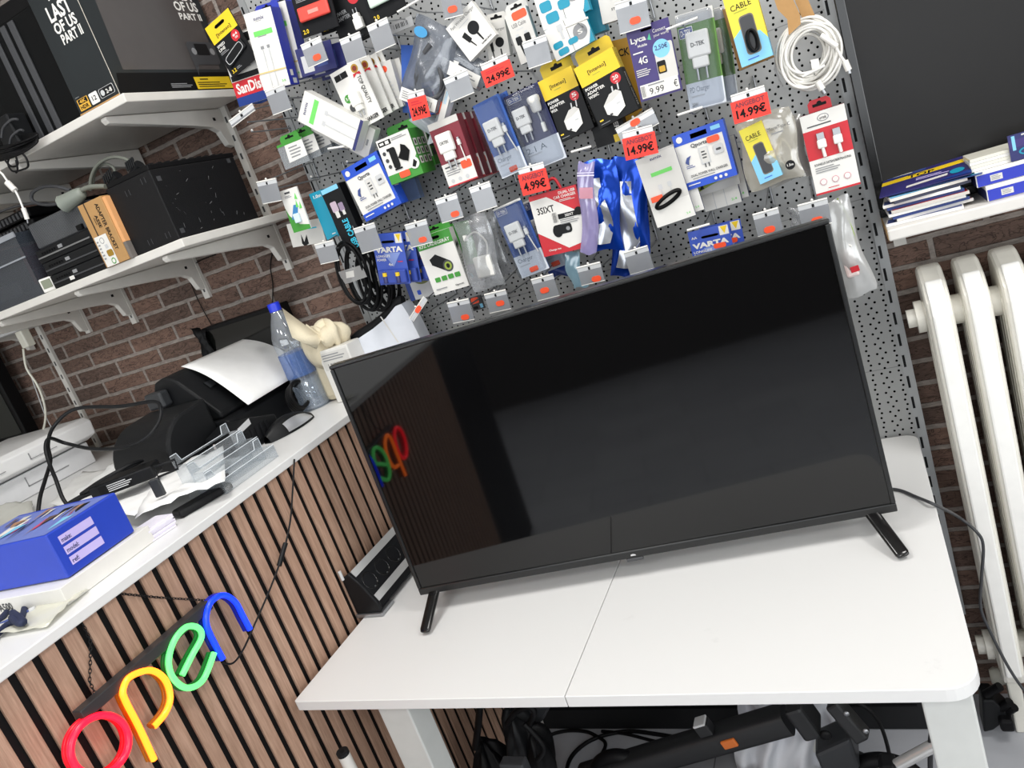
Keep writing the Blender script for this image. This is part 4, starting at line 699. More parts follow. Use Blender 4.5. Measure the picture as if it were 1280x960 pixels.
for a, y in ((([(966, -6), (988, -8), (1000, 18), (1001, 30), (986, 44), (984, 24), (972, 12)]), 1.56), ([(990, -8), (1006, -10), (1020, 22), (1004, 26)], 1.59)):
    P = [ony(*p, y) for p in a]; n = len(P); vs = P+[p+Vector((0, .0016, 0)) for p in P]; mb.add(vs, [tuple(range(n)), tuple(range(2*n-1, n-1, -1))]+[(i, n+i, n+(i+1) % n, (i+1) % n) for i in range(n)], CARD)
T.part('cardboard_band', mb, 'brown cardboard band')
mb = MB(); mb.quad([ony(1013, 75, 1.568), ony(1023, 73, 1.568), ony(1025, 84, 1.568), ony(1015, 87, 1.568)], W); T.part('paper_tag', mb)
# thin clear cable loop beside it
mb = MB(); mb.tube([ony(u, v, 1.64) for u, v in ((975, 52), (969, 75), (972, 95), (978, 108), (974, 100), (968, 85))], .0015, LG, 6); solo('cable_loop', 'thin pale wire loop left of the big white coil', 'cable', mb)
pack('p40', 'card_reader_pack', 'tiny dark pack with orange dot between two ticket holders at the television edge', 'card reader', ((586, 373), (600, 369), (592, 389)), 1.66, .006, DG, [('o', .1, .5, .75, .95, .12, OR), ('r', .1, .1, .5, .3, K2), ('r', .7, .1, .95, .4, SKY)])
# loose blue pouch behind the sandisk pack
bag('g13', 'foil_bag', 'dark blue bag hanging below the red and white memory card pack', ((297, 112), (333, 103), (303, 133)), 1.615, col('#1b3f86', .3, bump=.2), .01, seed=31)
bag('g14', 'cable_bag', 'small dark blue bag behind the lower blue charger blister', ((684, 325), (706, 320), (688, 348)), 1.66, DB, .008, seed=33)
# ================================================================== wire hooks with ticket holders
HG = 'wire hooks with clear ticket holders'
def hook(q, label, sticker=None, price=None, y=1.565, head=None, flat=False, dot=True):
    M, w, h = frame(*q, y); T = Thing('display_hook', label, 'display hook', M, HG)
    Mi = M.inverted(); top = M @ Vector((w/2, 0, h)); Lw = YP-top.y
    up = Mi.to_3x3() @ Vector((0, 0, 1)); ba = Vector((0, 1, 0))
    c = Vector((w/2, 0, h-.002))
    mb = MB(); mb.tube([c+ba*.002, c+ba*.05+up*.006, c+ba*(Lw-.02)+up*.022, c+ba*(Lw-.001)+up*.022], .0016, STEEL, 6); mb.tube([c-up*.022+ba*.012, c-up*.022+ba*(Lw-.001)], .0019, STEEL, 6, smooth=False)
    mb.tube([c+ba*(Lw-.003)-up*.024, c+ba*(Lw-.003)+up*.028], .0022, STEEL, 6, smooth=False); T.part('wire_arm', mb, world=False)
    mb = MB(); mb.tube([(0, .001, h-.001), (w, .001, h-.001)], .0021, WP, 8, smooth=False); mb.box(0, 0, h-.011, w, .0022, h-.002, film('#eef0f2', .35, .15, .2)); mb.box(w*.46, -.0006, h-.0105, w*.54, .0026, h-.0045, K); mb.lathe([(.0001, -.003), (.0026, -.001), (.0026, .001), (.0001, .003)], WP, (w/2, .001, h+.003), 8)
    mb.box(0, -.0002, 0, w, .0012, h-.011, TICK); mb.box(0, -.0004, 0, w, .0018, .0016, WP)
    hd = T.part('ticket_holder', mb, world=False)
    if sticker:
        x, z = sticker; mb = MB(); r = .011; P = []
        for cx, a0 in ((x*w+.0045, -90), (x*w-.0045, 90)):
            for j in range(7): q_ = math.radians(a0+30*j); P.append((cx+.0062*math.cos(q_), z*h+.0062*math.sin(q_)))
        mb.prism(P, 'y', -.0012, -.0005, OR); T.part('price_sticker', mb, 'orange price sticker', parent=hd, world=False)
    if price:
        D = [TXT(price, .06, .08, .94, .56, K2, 0, .03)]
        D += [TXT(head, .06, .64, .95, .9, MR, 0, .03)] if head else [('l', .1, .62, .85, .86, 2, RD)]
        mb = MB(); mb.box(-.003, -.0022, -.004, w+.003, -.001, h-.012, col('#f4392c', .5)); face(mb, w, h-.012, D, y=-.0026); T.part('price_card', mb, 'red price card', parent=hd, world=False)
    return T
HK = [
 (((376, 57), (400, 45), (386, 86)), 'clear ticket holder with orange dot below the red usb stick', (.55, .28), None),
 (((424, 50), (449, 40), (434, 80)), 'empty clear ticket holder below the white plug picture, middle of three', None, None),
 (((458, 33), (483, 22), (470, 66)), 'empty clear ticket holder below the white usb stick, right of three', None, None),
 (((330, 114), (354, 107), (342, 143)), 'empty clear ticket holder at the foot of the white and blue upright cable box', None, None),
 (((285, 150), (315, 131), (290, 158)), 'tipped up clear ticket holder beside the upper shelf bracket', None, None),
 (((322, 229), (345, 221), (328, 257)), 'empty clear ticket holder left of the small leaf patterned card', None, None),
 (((393, 306), (416, 300), (401, 331)), 'empty clear ticket holder in front of the brick, over the black cable coils', None, None),
 (((441, 286), (467, 279), (453, 317)), 'empty clear ticket holder covering the end of the black cable box', None, None),
 (((505, 281), (532, 275), (515, 309)), 'clear ticket holder with orange dot over the green header', (.6, .22), None),
 (((543, 250), (570, 242), (553, 279)), 'clear ticket holder with orange dot above the white adapter bag', (.68, .22), None),
 (((585, 235), (611, 228), (597, 265)), 'empty clear ticket holder above the lower blue charger blister', None, None),
 (((508, 395), (532, 375), (514, 398)), 'tipped up clear ticket holder with pale sticker under the battery packs', (.5, .5), None),
 (((560, 380), (586, 372), (566, 406)), 'clear ticket holder with orange dot, leftmost along the television edge', (.62, .2), None),
 (((606, 369), (632, 361), (612, 393)), 'clear ticket holder with orange dot, second along the television edge', (.6, .4), None),
 (((664, 350), (691, 342), (672, 377)), 'clear ticket holder with orange dot, third along the television edge', (.45, .4), None),
 (((721, 335), (750, 327), (727, 358)), 'clear ticket holder with orange dot, below the foil bags', (.68, .2), None),
 (((779, 316), (809, 307), (788, 344)), 'empty clear ticket holder right below the silver foil window', None, None),
 (((553, 99), (583, 88), (564, 127)), 'clear ticket holder in front of the largest grey cable bag', None, None),
 (((653, 54), (682, 43), (661, 87)), 'empty clear ticket holder left of the lower teal card', None, None),
 (((548, -10), (572, -14), (557, 23)), 'clear ticket holder with orange dot at the picture top above the tilted charger box', (.5, .3), None),
 (((767, 4), (806, -6), (776, 42)), 'clear ticket holder with orange dot above the purple sim card pack', (.55, .3), None),
 (((766, 158), (815, 140), (778, 175)), 'grey ticket strip below the right yellow headed adapter box', (.5, .75), None),
 (((940, 268), (972, 260), (948, 296)), 'clear ticket holder with orange dot behind the television, right part', (.5, .2), None),
 (((997, 257), (1034, 247), (1003, 288)), 'clear ticket holder with orange dot at the television top right corner', (.55, .25), None),
 (((511, 118), (530, 110), (516, 150)), 'red 24.99 price card beside the dark blue box', None, '24.99€'),
 (((601, 82), (633, 66), (609, 108)), 'red 24.99 price card below the wireless charger boxes', None, '24.99€'),
 (((648, 212), (679, 202), (655, 243)), 'red 4.99 price card above the red car charger box', None, '4.99€'),
 (((778, 166), (815, 156), (784, 198)), 'red 14.99 price card above the strap pack', None, '14.99€'),
 (((913, 120), (955, 107), (920, 152)), 'red 14.99 price card above the small yellow cable box', None, '14.99€'),
]
for i, (q, lab, st, pr) in enumerate(HK): hook(q, lab, st, pr, y=1.59 if 'ticket strip' in lab else 1.555+.004*(i % 3), head='ANGEBOT' if pr in ('4.99€', '14.99€') else None)
def bare(tip, label, y=1.60, L=None):
    p = ony(*tip, y); T = Thing('display_hook', label, 'display hook', p, 'bare wire hooks')
    mb = MB(); mb.tube([p, p+Vector((0, .01, -.004)), p+Vector((0, YP-y-.002, -.004))], .0018, STEEL, 6); mb.tube([p+Vector((0, YP-y-.003, -.03)), p+Vector((0, YP-y-.003, .02))], .002, STEEL, 6, smooth=False); T.part('wire_arm', mb)
    mb = MB(); mb.lathe([(.0001, -.0035), (.003, -.0015), (.003, .0015), (.0001, .0035)], WP, p, 8); T.part('end_cap', mb, 'white tip')
for tip, lab in (((315, 163), 'bare wire hook with white tip over the brick, below the tipped ticket holder'), ((389, 221), 'bare wire hook with white tip above the teal narrow box'), ((434, 202), 'bare wire hook with white tip at the left blue charger box'), ((403, 157), 'bare wire hook tip at the green headed clear packs')): bare(tip, lab, 1.62)
def strip(a, b, label, y=1.56):
    p, q = ony(*a, y), ony(*b, y); c = (p+q)/2; T = Thing('display_hook', label, 'display hook', c, HG)
    mb = MB(); mb.tube([p, q], .0024, WP, 8, smooth=False); T.part('ticket_rail', mb, 'white ticket rail')
    mb = MB(); mb.tube([c+Vector((0, .002, 0)), c+Vector((0, .06, -.008)), c+Vector((0, YP-y-.01, .0)), c+Vector((0, YP-y-.002, 0))], .0016, STEEL, 6); mb.tube([c+Vector((0, YP-y-.003, -.03)), c+Vector((0, YP-y-.003, .02))], .002, STEEL, 6, smooth=False); T.part('wire_arm', mb)
for a, b, lab in (((714, 190), (739, 183), 'bare white ticket rail below the black adapter boxes'), ((833, 37), (872, 22), 'bare white ticket rail above the green PD blister'), ((847, 144), (878, 134), 'bare white ticket rail above the right blue charger box'), ((707, 34), (735, 22), 'bare white ticket rail across the teal cards'), ((497, 15), (523, 0), 'bare white ticket rail at the top left of the cable bags'), ((859, 288), (887, 280), 'bare white ticket rail over the battery pack at the television'), ((410, 186), (430, 183), 'bare white ticket rail under the tipped white cable box'), ((1003, 96), (1031, 82), 'bare white ticket rail across the big white coil')): strip(a, b, lab)
# ================================================================== shelves on the left
SX1 = -1.362
def shelf(z0, z1, yf, label, brx, x0=-3.4):
    t = Thing('wall_shelf', label, 'shelf', (SX1-.8, YB-.02, z0))
    mb = MB(); mb.box(x0, yf, z0, SX1, YB-.012, z1, SHELF, bev=.002); t.part('board', mb)
    for x in brx:
        mb = MB(); yt = yf+.012
        mb.prism([(yt, z0-.0015), (yt-.003, z0-.008), (yt+.004, z0-.017), (1.66, z0-.040), (1.722, z0-.048), (1.744, z0-.060), (1.757, z0-.098), (YB-.012, z0-.104), (YB-.012, z0-.0015)], 'x', x-.009, x+.009, SHELF, bev=.002)
        mb.box(x+.0091, 1.735, z0-.032, x+.0097, 1.744, z0-.024, K2); mb.box(x-.0097, 1.735, z0-.032, x-.0091, 1.744, z0-.024, K2)
        t.part('bracket', mb)
    return t
S1, S2 = 2.012, 1.682
shelf(1.992, S1, 1.385, 'upper white shelf carrying the console box and dark tower', (-1.46, -1.79, -2.11, -2.40))
shelf(1.662, S2, 1.365, 'lower white shelf carrying the black console and cardboard box', (-1.445, -1.775, -2.11, -2.33, -2.62))
def rail(x, z0, z1, label):
    mb = MB(); mb.box(x-.011, YB-.012, z0, x+.011, YB-.001, z1, SHELF)
    z = z0+.02
    while z < z1: mb.box(x-.003, YB-.0125, z, x+.003, YB-.0118, z+.016, DG); z += .05
    solo('shelf_rail', label, 'rail', mb, base=(x, YB, z0))
rail(-1.445, 1.53, 2.7, 'slotted white wall rail at the right end of the shelves, over brick'); rail(-1.775, 1.53, 1.66, 'short slotted wall rail under the second bracket of the lower shelf'); rail(-2.11, 1.53, 1.66, 'short slotted wall rail under the third bracket of the lower shelf'); rail(-2.33, 1.55, 1.66, 'short slotted wall rail under the fourth bracket of the lower shelf'); rail(-2.556, ZC+.002, 1.66, 'long slotted wall rail running from the lower shelf down to the counter')
# console box with printed spine
bw, bd, bh = .137, .385, .47
M = Matrix.Translation((-1.511, 1.388, S1+.0005)); T = Thing('console_box', 'large dark game console box with white spine lettering on the upper shelf', 'box', M)
mb = MB(); BK = col('#24282a', .35, spec=.3, noise=.3, scale=6); BK2 = col('#201f21', .28, spec=.3); mb.box(0, 0, 0, bw, bd, bh, BK, bev=.0015)
face(mb, bw, bh, [TXT('THE', .38, .49, .75, .53, W), TXT('LAST', .28, .405, .82, .475, W, 0, .03), TXT('OF US', .28, .35, .82, .40, W, 0, .03), TXT('PART II', .34, .30, .84, .345, W, 0, .03),
    ('r', .06, .015, .32, .068, col('#d9a63a', .4)), ('r', .08, .044, .30, .066, K), TXT('4K', .11, .047, .27, .063, col('#d9a63a', .4), 0, .03), TXT('HDR', .09, .02, .29, .038, K, 0, .03), ('o', .36, .015, .56, .066, .02, W), TXT('12', .41, .03, .51, .052, K), ('o', .6, .02, .95, .062, .03, LG), ('o', .61, .0215, .94, .0605, .03, K), ('c', .68, .041, .045, LG), TXT('2-8', .76, .03, .9, .05, W), ('l', .06, .075, .2, .08, 1, GR)])
face(mb, bd, bh, [('p', [(.1, .115), (.93, .115), (.93, 1), (.16, 1)], col('#4a4645', .25)), ('p', [(.0, .0), (1, 0), (1, .10), (.04, .1)], K2), ('l', .14, .2, .15, .9, 1, GR), TXT('THE', .8, .55, .9, .58, W), TXT('LAST', .74, .475, .95, .535, W, 0, .03), TXT('OF US', .74, .42, .95, .47, W, 0, .03), TXT('PART II', .75, .375, .95, .41, W, 0, .03),
    ('o', .7, .14, .96, .26, .03, DG), ('o', .77, .19, .89, .25, .01, K), ('c', .75, .21, .022, GR), ('c', .92, .21, .022, GR), ('p', [(.7, .2), (.74, .14), (.7, .08)], DG), ('r', .64, .012, .98, .075, YE), ('l', .66, .018, .96, .05, 3, K), ('l', .69, .055, .8, .068, 1, K), ('l', .42, .02, .62, .045, 3, GR)], y=-.0003, M=side_M(bw, bd))
face(mb, 1, 1, [('r', 0, 0, bw, .003, CARD)], y=-.0005)
T.part('box', mb, world=False)
mb = MB(); mb.tube([(bw+.0002, -.0003, 0), (bw+.0002, -.0003, bh)], .0008, col('#b9b4a8', .6), 5, smooth=False); T.part('worn_edge', mb, 'worn pale corner edge', world=False)
# dark tower beside it
T = Thing('computer_tower', 'matte black computer tower with grey stripes on the upper shelf', 'computer', (-1.74, 1.55, S1))
mb = MB(); mb.box(-1.98, 1.42, S1+.0005, -1.53, 1.75, S1+.262, col('#08090a', .6, spec=.15), bev=.004); T.part('case', mb)
for x0, x1 in ((-1.632, -1.613), (-1.663, -1.645), (-1.70, -1.684)):
    mb = MB(); mb.box(x0, 1.4155, S1+.004, x1, 1.4198, S1+.256, DG, bev=.001); T.part('front_stripe', mb, 'grey front stripe')
mb = MB(); mb.box(-2.0, 1.43, S1+.264, -1.55, 1.74, S1+.30, K2, bev=.003); solo('flat_player', 'flat black device lying on top of the black computer tower', 'player', mb)
# hanging bundle of black cables over the shelf edge
T = Thing('cable_bundle', 'tied bundle of thin black cables hanging over the upper shelf edge', 'cable', onz(20, 180, S1)); mb = MB(); rnd = random.Random(2)
for k in range(13):
    dy = rnd.uniform(-9, 9)
    mb.tube([ony(-14, 196+dy*.9, 1.36), ony(10, 190+dy, 1.345), ony(32, 182+dy*.8, 1.345+.002*k), ony(47, 172+dy*.5, 1.36), ony(36, 170+dy*.3, 1.37), ony(12, 178+dy*.6, 1.375), ony(-14, 188+dy, 1.375)], .0026, K2, 6)
for a in ([(12, 195), (10, 205), (16, 214), (28, 212), (35, 208), (33, 198), (26, 190)], [(6, 200), (14, 208), (22, 206), (20, 196)], [(20, 200), (22, 212), (20, 216)]): mb.tube([ony(u, v, 1.345) for u, v in a], .0024, K2, 6)
T.part('cable', mb)
mb = MB(); mb.box(-1.757, 1.36, S1+.001, -1.70, 1.41, S1+.075, K, bev=.004); solo('power_brick', 'small black power brick behind the cable bundle on the upper shelf', 'power adapter', mb)
mb = MB(); mb.tube([ony(u, v, 1.36) for u, v in ((2, 172), (4, 160), (14, 150), (22, 149))], .003, DG, 6); mb.tube([ony(u, v, 1.36) for u, v in ((12, 186), (14, 172), (24, 163), (29, 163))], .003, DG, 6); solo('adapter_cable', 'dark grey looped cable rising behind the bundle of thin black cables', 'cable', mb)
T = Thing('white_cable', 'white cable with ferrite bead hanging down to the lower shelf', 'cable', ony(0, 215, 1.35)); mb = MB(); mb.tube([ony(u, v, 1.352) for u, v in ((-20, 205), (0, 215), (9, 226), (20, 240), (28, 258), (31, 268))], .0026, W, 8); T.part('cable', mb)
mb = MB(); mb.tube([ony(9, 228, 1.352), ony(19, 238, 1.352)], .0075, W, 12, smooth=False); T.part('ferrite_bead', mb)
mb = MB(); mb.tube([ony(29, 260, 1.352), ony(32, 268, 1.352), ony(34, 274, 1.352)], .0055, W, 10, smooth=False); mb.tube([ony(34, 274, 1.352), ony(35, 279, 1.352)], .002, STEEL, 6, smooth=False); T.part('plug', mb)
# black console on the lower shelf
T = Thing('game_console', 'large black scratched game console standing upright on the lower shelf end', 'game console', (-1.45, 1.52, S2))
CK = col('#0f0f11', .5, spec=.25, bump=.15, scale=300); mb = MB(); mb.box(-1.525, 1.374, S2+.0005, -1.3745, 1.66, S2+.163, CK, bev=.002); BODY = mb
mb = MB(); mb.box(-1.524, 1.38, S2+.1635, -1.38, 1.67, S2+.176, K2, bev=.002)
for i in range(10): mb.box(-1.50+.001, 1.40+.026*i, S2+.1762, -1.39, 1.41+.026*i, S2+.18, K)
T.part('vent_top', mb)
mb = BODY; rnd = random.Random(9)
for i in range(26):
    yy, zz = rnd.uniform(1.40, 1.64), S2+rnd.uniform(.01, .15); a = rnd.uniform(0, 3); L = rnd.uniform(.002, .012); dy, dz = math.cos(a)*L, math.sin(a)*L; x = -1.3742
    mb.quad([(x, yy, zz), (x, yy+dy, zz+dz), (x, yy+dy-.0006, zz+dz+.0006), (x, yy-.0006, zz+.0006)], GR)
for yy, zz in ((1.385, .135), (1.385, .012), (1.63, .15)): mb.quad([(-1.3741, yy, S2+zz), (-1.3741, yy+.013, S2+zz), (-1.3741, yy+.013, S2+zz+.011), (-1.3741, yy, S2+zz+.011)], DG)
for xx, zz in ((-1.41, .14), (-1.41, .012), (-1.47, .13), (-1.47, .012)):
    for q in (0, .012): mb.box(xx+q, 1.3732, S2+zz, xx+q+.0012, 1.3738, S2+zz+.013, DG)
T.part('body', mb)
mb = MB(); mb.box(-1.60, 1.66, S2+.0006, -1.54, 1.74, S2+.19, K2); [mb.quad([(-1.597+.014*i, 1.6594, S2+.158), (-1.588+.014*i, 1.6594, S2+.158), (-1.588+.014*i, 1.6594, S2+.182-.004*(i % 2)), (-1.597+.014*i, 1.6594, S2+.182-.004*(i % 2))], W) for i in range(4)]; solo('accessory_box', 'small black box with white print behind the upright black console', 'box', mb)
# grey cables behind
T = Thing('cable_set', 'grey cables with ribbed black plugs left of the upright console', 'cable', (-1.6, 1.5, S2)); mb = MB(); CG = col('#6d7068', .5)
mb.tube([ony(u, v, 1.44) for u, v in ((168, 206), (155, 198), (138, 197), (122, 206), (114, 222), (113, 238))], .0042, CG, 8); mb.tube([ony(u, v, 1.45) for u, v in ((145, 226), (142, 210), (130, 205), (119, 214), (116, 232))], .0035, CG, 8); mb.tube([ony(u, v, 1.40) for u, v in ((132, 233), (112, 234), (98, 240))], .006, CG, 8); T.part('cable', mb)
mb = MB(); a, b = ony(80, 255, 1.39), ony(104, 240, 1.40); mb.tube([a, a.lerp(b, .2), a.lerp(b, .75), b], lambda q: .017*(1-q)**.4+.006, col('#7a8078', .5), 10); T.part('connector', mb, 'grey moulded connector')
for (u0, v0), (u1, v1) in (((132, 231), (142, 219)), ((160, 214), (170, 206))):
    mb = MB(); a, b = ony(u0, v0, 1.42), ony(u1, v1, 1.42)
    mb.tube([a+Vector((0, .012, -.01)), b+Vector((0, .012, 0))], .012, K, 10, smooth=False)
    for q in range(5): mb.tube([a.lerp(b, q/5), a.lerp(b, q/5)+Vector((.004, 0, .02))], .0022, K, 6, smooth=False)
    T.part('ribbed_plug', mb, 'ribbed black plug')
mb = MB(); mb.tube([ony(u, v, 1.42) for u, v in ((88, 238), (70, 233), (52, 234), (40, 242), (42, 252), (60, 256), (84, 252))], .0045, DG, 8); mb.tube([ony(u, v, 1.44) for u, v in ((-8, 268), (20, 258), (50, 254), (72, 256))], .003, DG, 8); solo('power_lead', 'dark looped power lead behind the ribbed adapter on the lower shelf', 'cable', mb)
# cardboard box
T = Thing('cardboard_box', 'narrow brown cardboard box with black print and a white label', 'box', (-1.57, 1.362, S2))
mb = MB(); w, h, d = .083, .153, .05; X = Matrix.Translation((-1.614, 1.357, S2+.0005)); mb.X = X; mb.box(0, 0, 0, w, d, h, CARD, bev=.001)
face(mb, w, h, [('r', .24, .35, .29, 1, col('#3b2a1a', .6)), TXT('ADAPTER BRACKET', .66, .2, .80, .93, K, -90), TXT('ASSE', .46, .58, .58, .78, K, -90), ('l', .4, .55, .43, .8, 1, K), ('r', .06, .0, .58, .48, W), ('c', .32, .4, .09, GR), ('c', .32, .4, .07, W), ('c', .42, .06, .09, GN), ('c', .42, .06, .06, W), ('o', .3, .14, .55, .24, .05, GOLD), ('r', .34, .27, .46, .33, LG), ('l', .1, .1, .2, .42, 6, GR)], M=X)
mb.X = None; T.part('box', mb)
mb = MB(); mb.X = X; mb.box(w+.0005, .003, .04, w+.011, d, h-.004, col('#dba06a', .6)); mb.box(w+.0005, .003, .0, w+.011, d, .0395, col('#6b6560', .7)); T.part('side_flap', mb, 'lighter orange side flap')
# ribbed adapter, three flat players, thermometer, clear bin
T = Thing('ribbed_adapter', 'dark grey ribbed power adapter lying on the flat black players', 'power adapter', (-1.75, 1.45, S2+.1)); mb = MB(); mb.box(-1.858, 1.40, S2+.1065, -1.655, 1.62, S2+.172, col('#3a3b3e', .45), bev=.003)
for i in range(40): mb.box(-1.856+.005*i, 1.3975, S2+.110, -1.8538+.005*i, 1.3999, S2+.169, col('#5b5d60', .4))
T.part('ribbed_case', mb)
mb = MB(); mb.box(-1.69, 1.39, S2+.11, -1.67, 1.3972, S2+.122, K2); T.part('inlet', mb)
for i, lab in enumerate(('lowest of the flat black players stacked on the lower shelf', 'middle of the flat black players stacked on the lower shelf', 'topmost of the flat black players, with silver edge, under the ribbed adapter')):
    z = S2+.0006+.035*i; x0 = -1.835-.012*i; T = Thing('flat_player', lab, 'player', (x0+.1, 1.5, z))
    mb = MB(); mb.box(x0, 1.372+.006*i, z, x0+.212, 1.70, z+.0335, K, bev=.002); T.part('case', mb)
    mb = MB(); yf = 1.3715+.006*i; mb.box(x0+.004, yf-.002, z+.012, x0+.208, yf, z+.0155, STEEL if i == 2 else DG); mb.box(x0+.09, yf-.002, z+.019, x0+.105, yf, z+.027, GR)
    for q in range(6): mb.box(x0+.02+.01*q, yf-.0015, z+.02, x0+.025+.01*q, yf, z+.025, K2)
    T.part('front_trim', mb)
    if i == 0: mb = MB(); mb.quad([(x0+.07, yf-.0025, z+.006), (x0+.088, yf-.0025, z+.006), (x0+.088, yf-.0025, z+.015), (x0+.07, yf-.0025, z+.015)], W); T.part('paper_label', mb)
T = Thing('thermometer', 'small white digital thermometer on the lower shelf edge', 'thermometer', (-1.855, 1.368, S2)); mb = MB(); mb.X = Matrix.Translation((-1.876, 1.367, S2+.001)) @ Matrix.Rotation(math.radians(20), 4, 'Z'); mb.box(0, 0, 0, .038, .022, .036, W, bev=.003); T.part('case', mb)
mb2 = MB(); mb2.X = mb.X; mb2.box(.006, -.001, .009, .032, -.0003, .031, col('#6f755f', .25)); T.part('display', mb2, 'grey green display')
T = Thing('clear_bin', 'clear plastic bin with dark items and red parts inside on the lower shelf', 'bin', (-2.0, 1.5, S2)); mb = MB(); BIN = film('#5d6570', .72, .10, .06)
for a in ((-2.16, 1.375, -1.888, 1.378), (-2.16, 1.66, -1.888, 1.663), (-2.16, 1.378, -2.157, 1.66), (-1.891, 1.378, -1.888, 1.66)): mb.box(a[0], a[1], S2+.001, a[2], a[3], S2+.165, BIN)
mb.box(-2.165, 1.37, S2+.155, -1.884, 1.374, S2+.168, film('#b9bec6', .45, .15, .1)); mb.box(-2.165, 1.37, S2+.1, -1.884, 1.373, S2+.104, film('#b9bec6', .45, .15, .1)); T.part('bin_shell', mb)
mb = MB(); mb.box(-2.15, 1.40, S2+.003, -1.93, 1.64, S2+.11, KM, bev=.02); mb.box(-2.10, 1.385, S2+.02, -1.985, 1.40, S2+.06, GR, bev=.015); solo('boxed_device', 'dark device with grey rounded panel inside the clear plastic bin', 'device', mb)
mb = MB(); mb.box(-1.925, 1.39, S2+.03, -1.90, 1.55, S2+.13, col('#a8252b', .45), bev=.004); solo('red_part', 'red plastic part inside the clear plastic bin', 'part box', mb)
for i in range(2):
    mb = MB(); mb.box(-2.15, 1.45, S2+.17+.03*i, -1.90, 1.72, S2+.195+.03*i, K2, bev=.004)
    for q in range(14): mb.box(-2.14+.016*q, 1.4475, S2+.175+.03*i, -2.132+.016*q, 1.4499, S2+.19+.03*i, DG)
    solo('vented_device', ('lower' if i == 0 else 'upper')+' black vented device lying over the clear plastic bin', 'device', mb)
# white multi plug under the lower shelf with lead
T = Thing('wall_charger', 'grey white charger block hanging under the lower shelf, far left', 'charger', ony(15, 415, 1.62)); mb = MB(); a, b = ony(-25, 424, 1.6), ony(33, 406, 1.6); mb.box(a.x, 1.56, a.z-.02, b.x, 1.76, b.z+.022, LG, bev=.004); T.part('block', mb)
mb = MB(); c = ony(26, 424, 1.6); mb.box(c.x-.016, 1.6, c.z-.03, c.x+.016, 1.63, c.z+.03, CREAM, bev=.004); T.part('plug', mb)
mb = MB(); mb.tube([ony(u, v, 1.6) for u, v in ((29, 436), (33, 460), (46, 480), (54, 500), (57, 520), (53, 540), (44, 551), (30, 551))], .0034, CREAM, 8); mb.tube([ony(u, v, 1.61) for u, v in ((36, 462), (46, 490), (57, 520), (66, 537))], .0018, LG, 6); T.part('lead', mb)
mb = MB(); mb.tube([(ony(345, 298, YB-.006)), ony(338, 330, YB-.006), ony(341, 355, YB-.006), ony(341, 385, YB-.006), ony(346, 402, YB-.006)], .0016, K2, 6); solo('thin_wire', 'thin black wire hanging down the brick under the right shelf bracket', 'wire', mb)
mb = MB(); mb.tube([ony(u, v, YB-.006) for u, v in ((270, 318), (250, 326), (237, 337), (238, 352), (250, 380), (265, 407))], .0016, K2, 6); solo('thin_wire', 'thin black wire curving down the brick to the small wall screen', 'wire', mb)
# screens on the wall
T = Thing('wall_screen', 'black screen leaning on the brick behind the printer paper', 'screen', (-1.63, 1.74, ZC)); a, b = ony(250, 412, 1.72), ony(347, 380, 1.72); mb = MB(); mb.box(a.x, 1.72, ZC+.001, b.x, 1.765, a.z, K2, bev=.003); T.part('case', mb)
mb = MB(); mb.box(a.x+.012, 1.718, ZC+.02, b.x-.008, 1.7195, a.z-.012, col('#0d0e0d', .1)); T.part('screen', mb)
mb = MB(); mb.grid(lambda u, v: (a.x-.02+.045*u, 1.712-.01*math.sin(9*u+7*v), a.z-.11+.125*v-.02*u), 6, 6, K2, .001); T.part('torn_cover', mb, 'crumpled black corner cover')
T = Thing('wall_screen', 'black screen at the far left edge behind the white printer', 'screen', (-2.95, 1.72, 1.28)); mb = MB(); mb.box(-3.3, 1.70, 1.285, -2.765, 1.75, 1.62, K2, bev=.004); T.part('case', mb); mb = MB(); mb.box(-3.29, 1.698, 1.30, -2.785, 1.6995, 1.61, col('#0c1413', .12)); T.part('screen', mb)
mb = MB(); mb.box(-3.05, 1.66, ZC+.001, -2.95, 1.76, 1.2845, K2, bev=.003); T.part('stand', mb)
def blob(mb, c, rx, ry, rz, m, seed, nz=.12):
    r = random.Random(seed); ph = [r.uniform(0, 6) for _ in range(4)]
    def f(u, v):
        a = 2*math.pi*u; b = math.pi*(v-.5); k = 1+nz*math.sin(3*a+ph[0])*math.cos(2*b+ph[1])+nz*.5*math.sin(7*a+ph[2]); p = c+Vector((rx*math.cos(b)*math.cos(a)*k, ry*math.cos(b)*math.sin(a)*k, rz*math.sin(b)*k)); p.z = max(p.z, .002); return p
    return mb.grid(f, 24, 14, m)
# ================================================================== things on the counter
T = Thing('printer', 'white office printer at the back of the counter, far left', 'printer', (-2.5, 1.2, ZC)); mb = MB(); WPR = col('#dfe0e2', .4); mb.box(-2.70, .85, ZC+.001, -2.325, 1.59, ZC+.072, WPR, bev=.003); mb.prism([(-2.72, ZC+.073), (-2.34, ZC+.073), (-2.29, ZC+.09), (-2.285, ZC+.135), (-2.31, ZC+.148), (-2.72, ZC+.148)], 'y', .82, 1.61, col('#ececec', .35), bev=.004); TOPC = mb
for y0, y1 in ((1.36, 1.5), (.98, 1.2)): mb.box(-2.3245, y0, ZC+.03, -2.3235, y1, ZC+.033, GR); mb.box(-2.3245, y0, ZC+.03, -2.3235, y0+.003, ZC+.06, GR)
for y0, y1 in ((1.38, 1.47), (1.18, 1.3)): mb.box(-2.2855, y0, ZC+.105, -2.2845, y1, ZC+.107, GR); mb.box(-2.2855, y0, ZC+.105, -2.2845, y0+.003, ZC+.125, GR)
T.part('housing', mb)
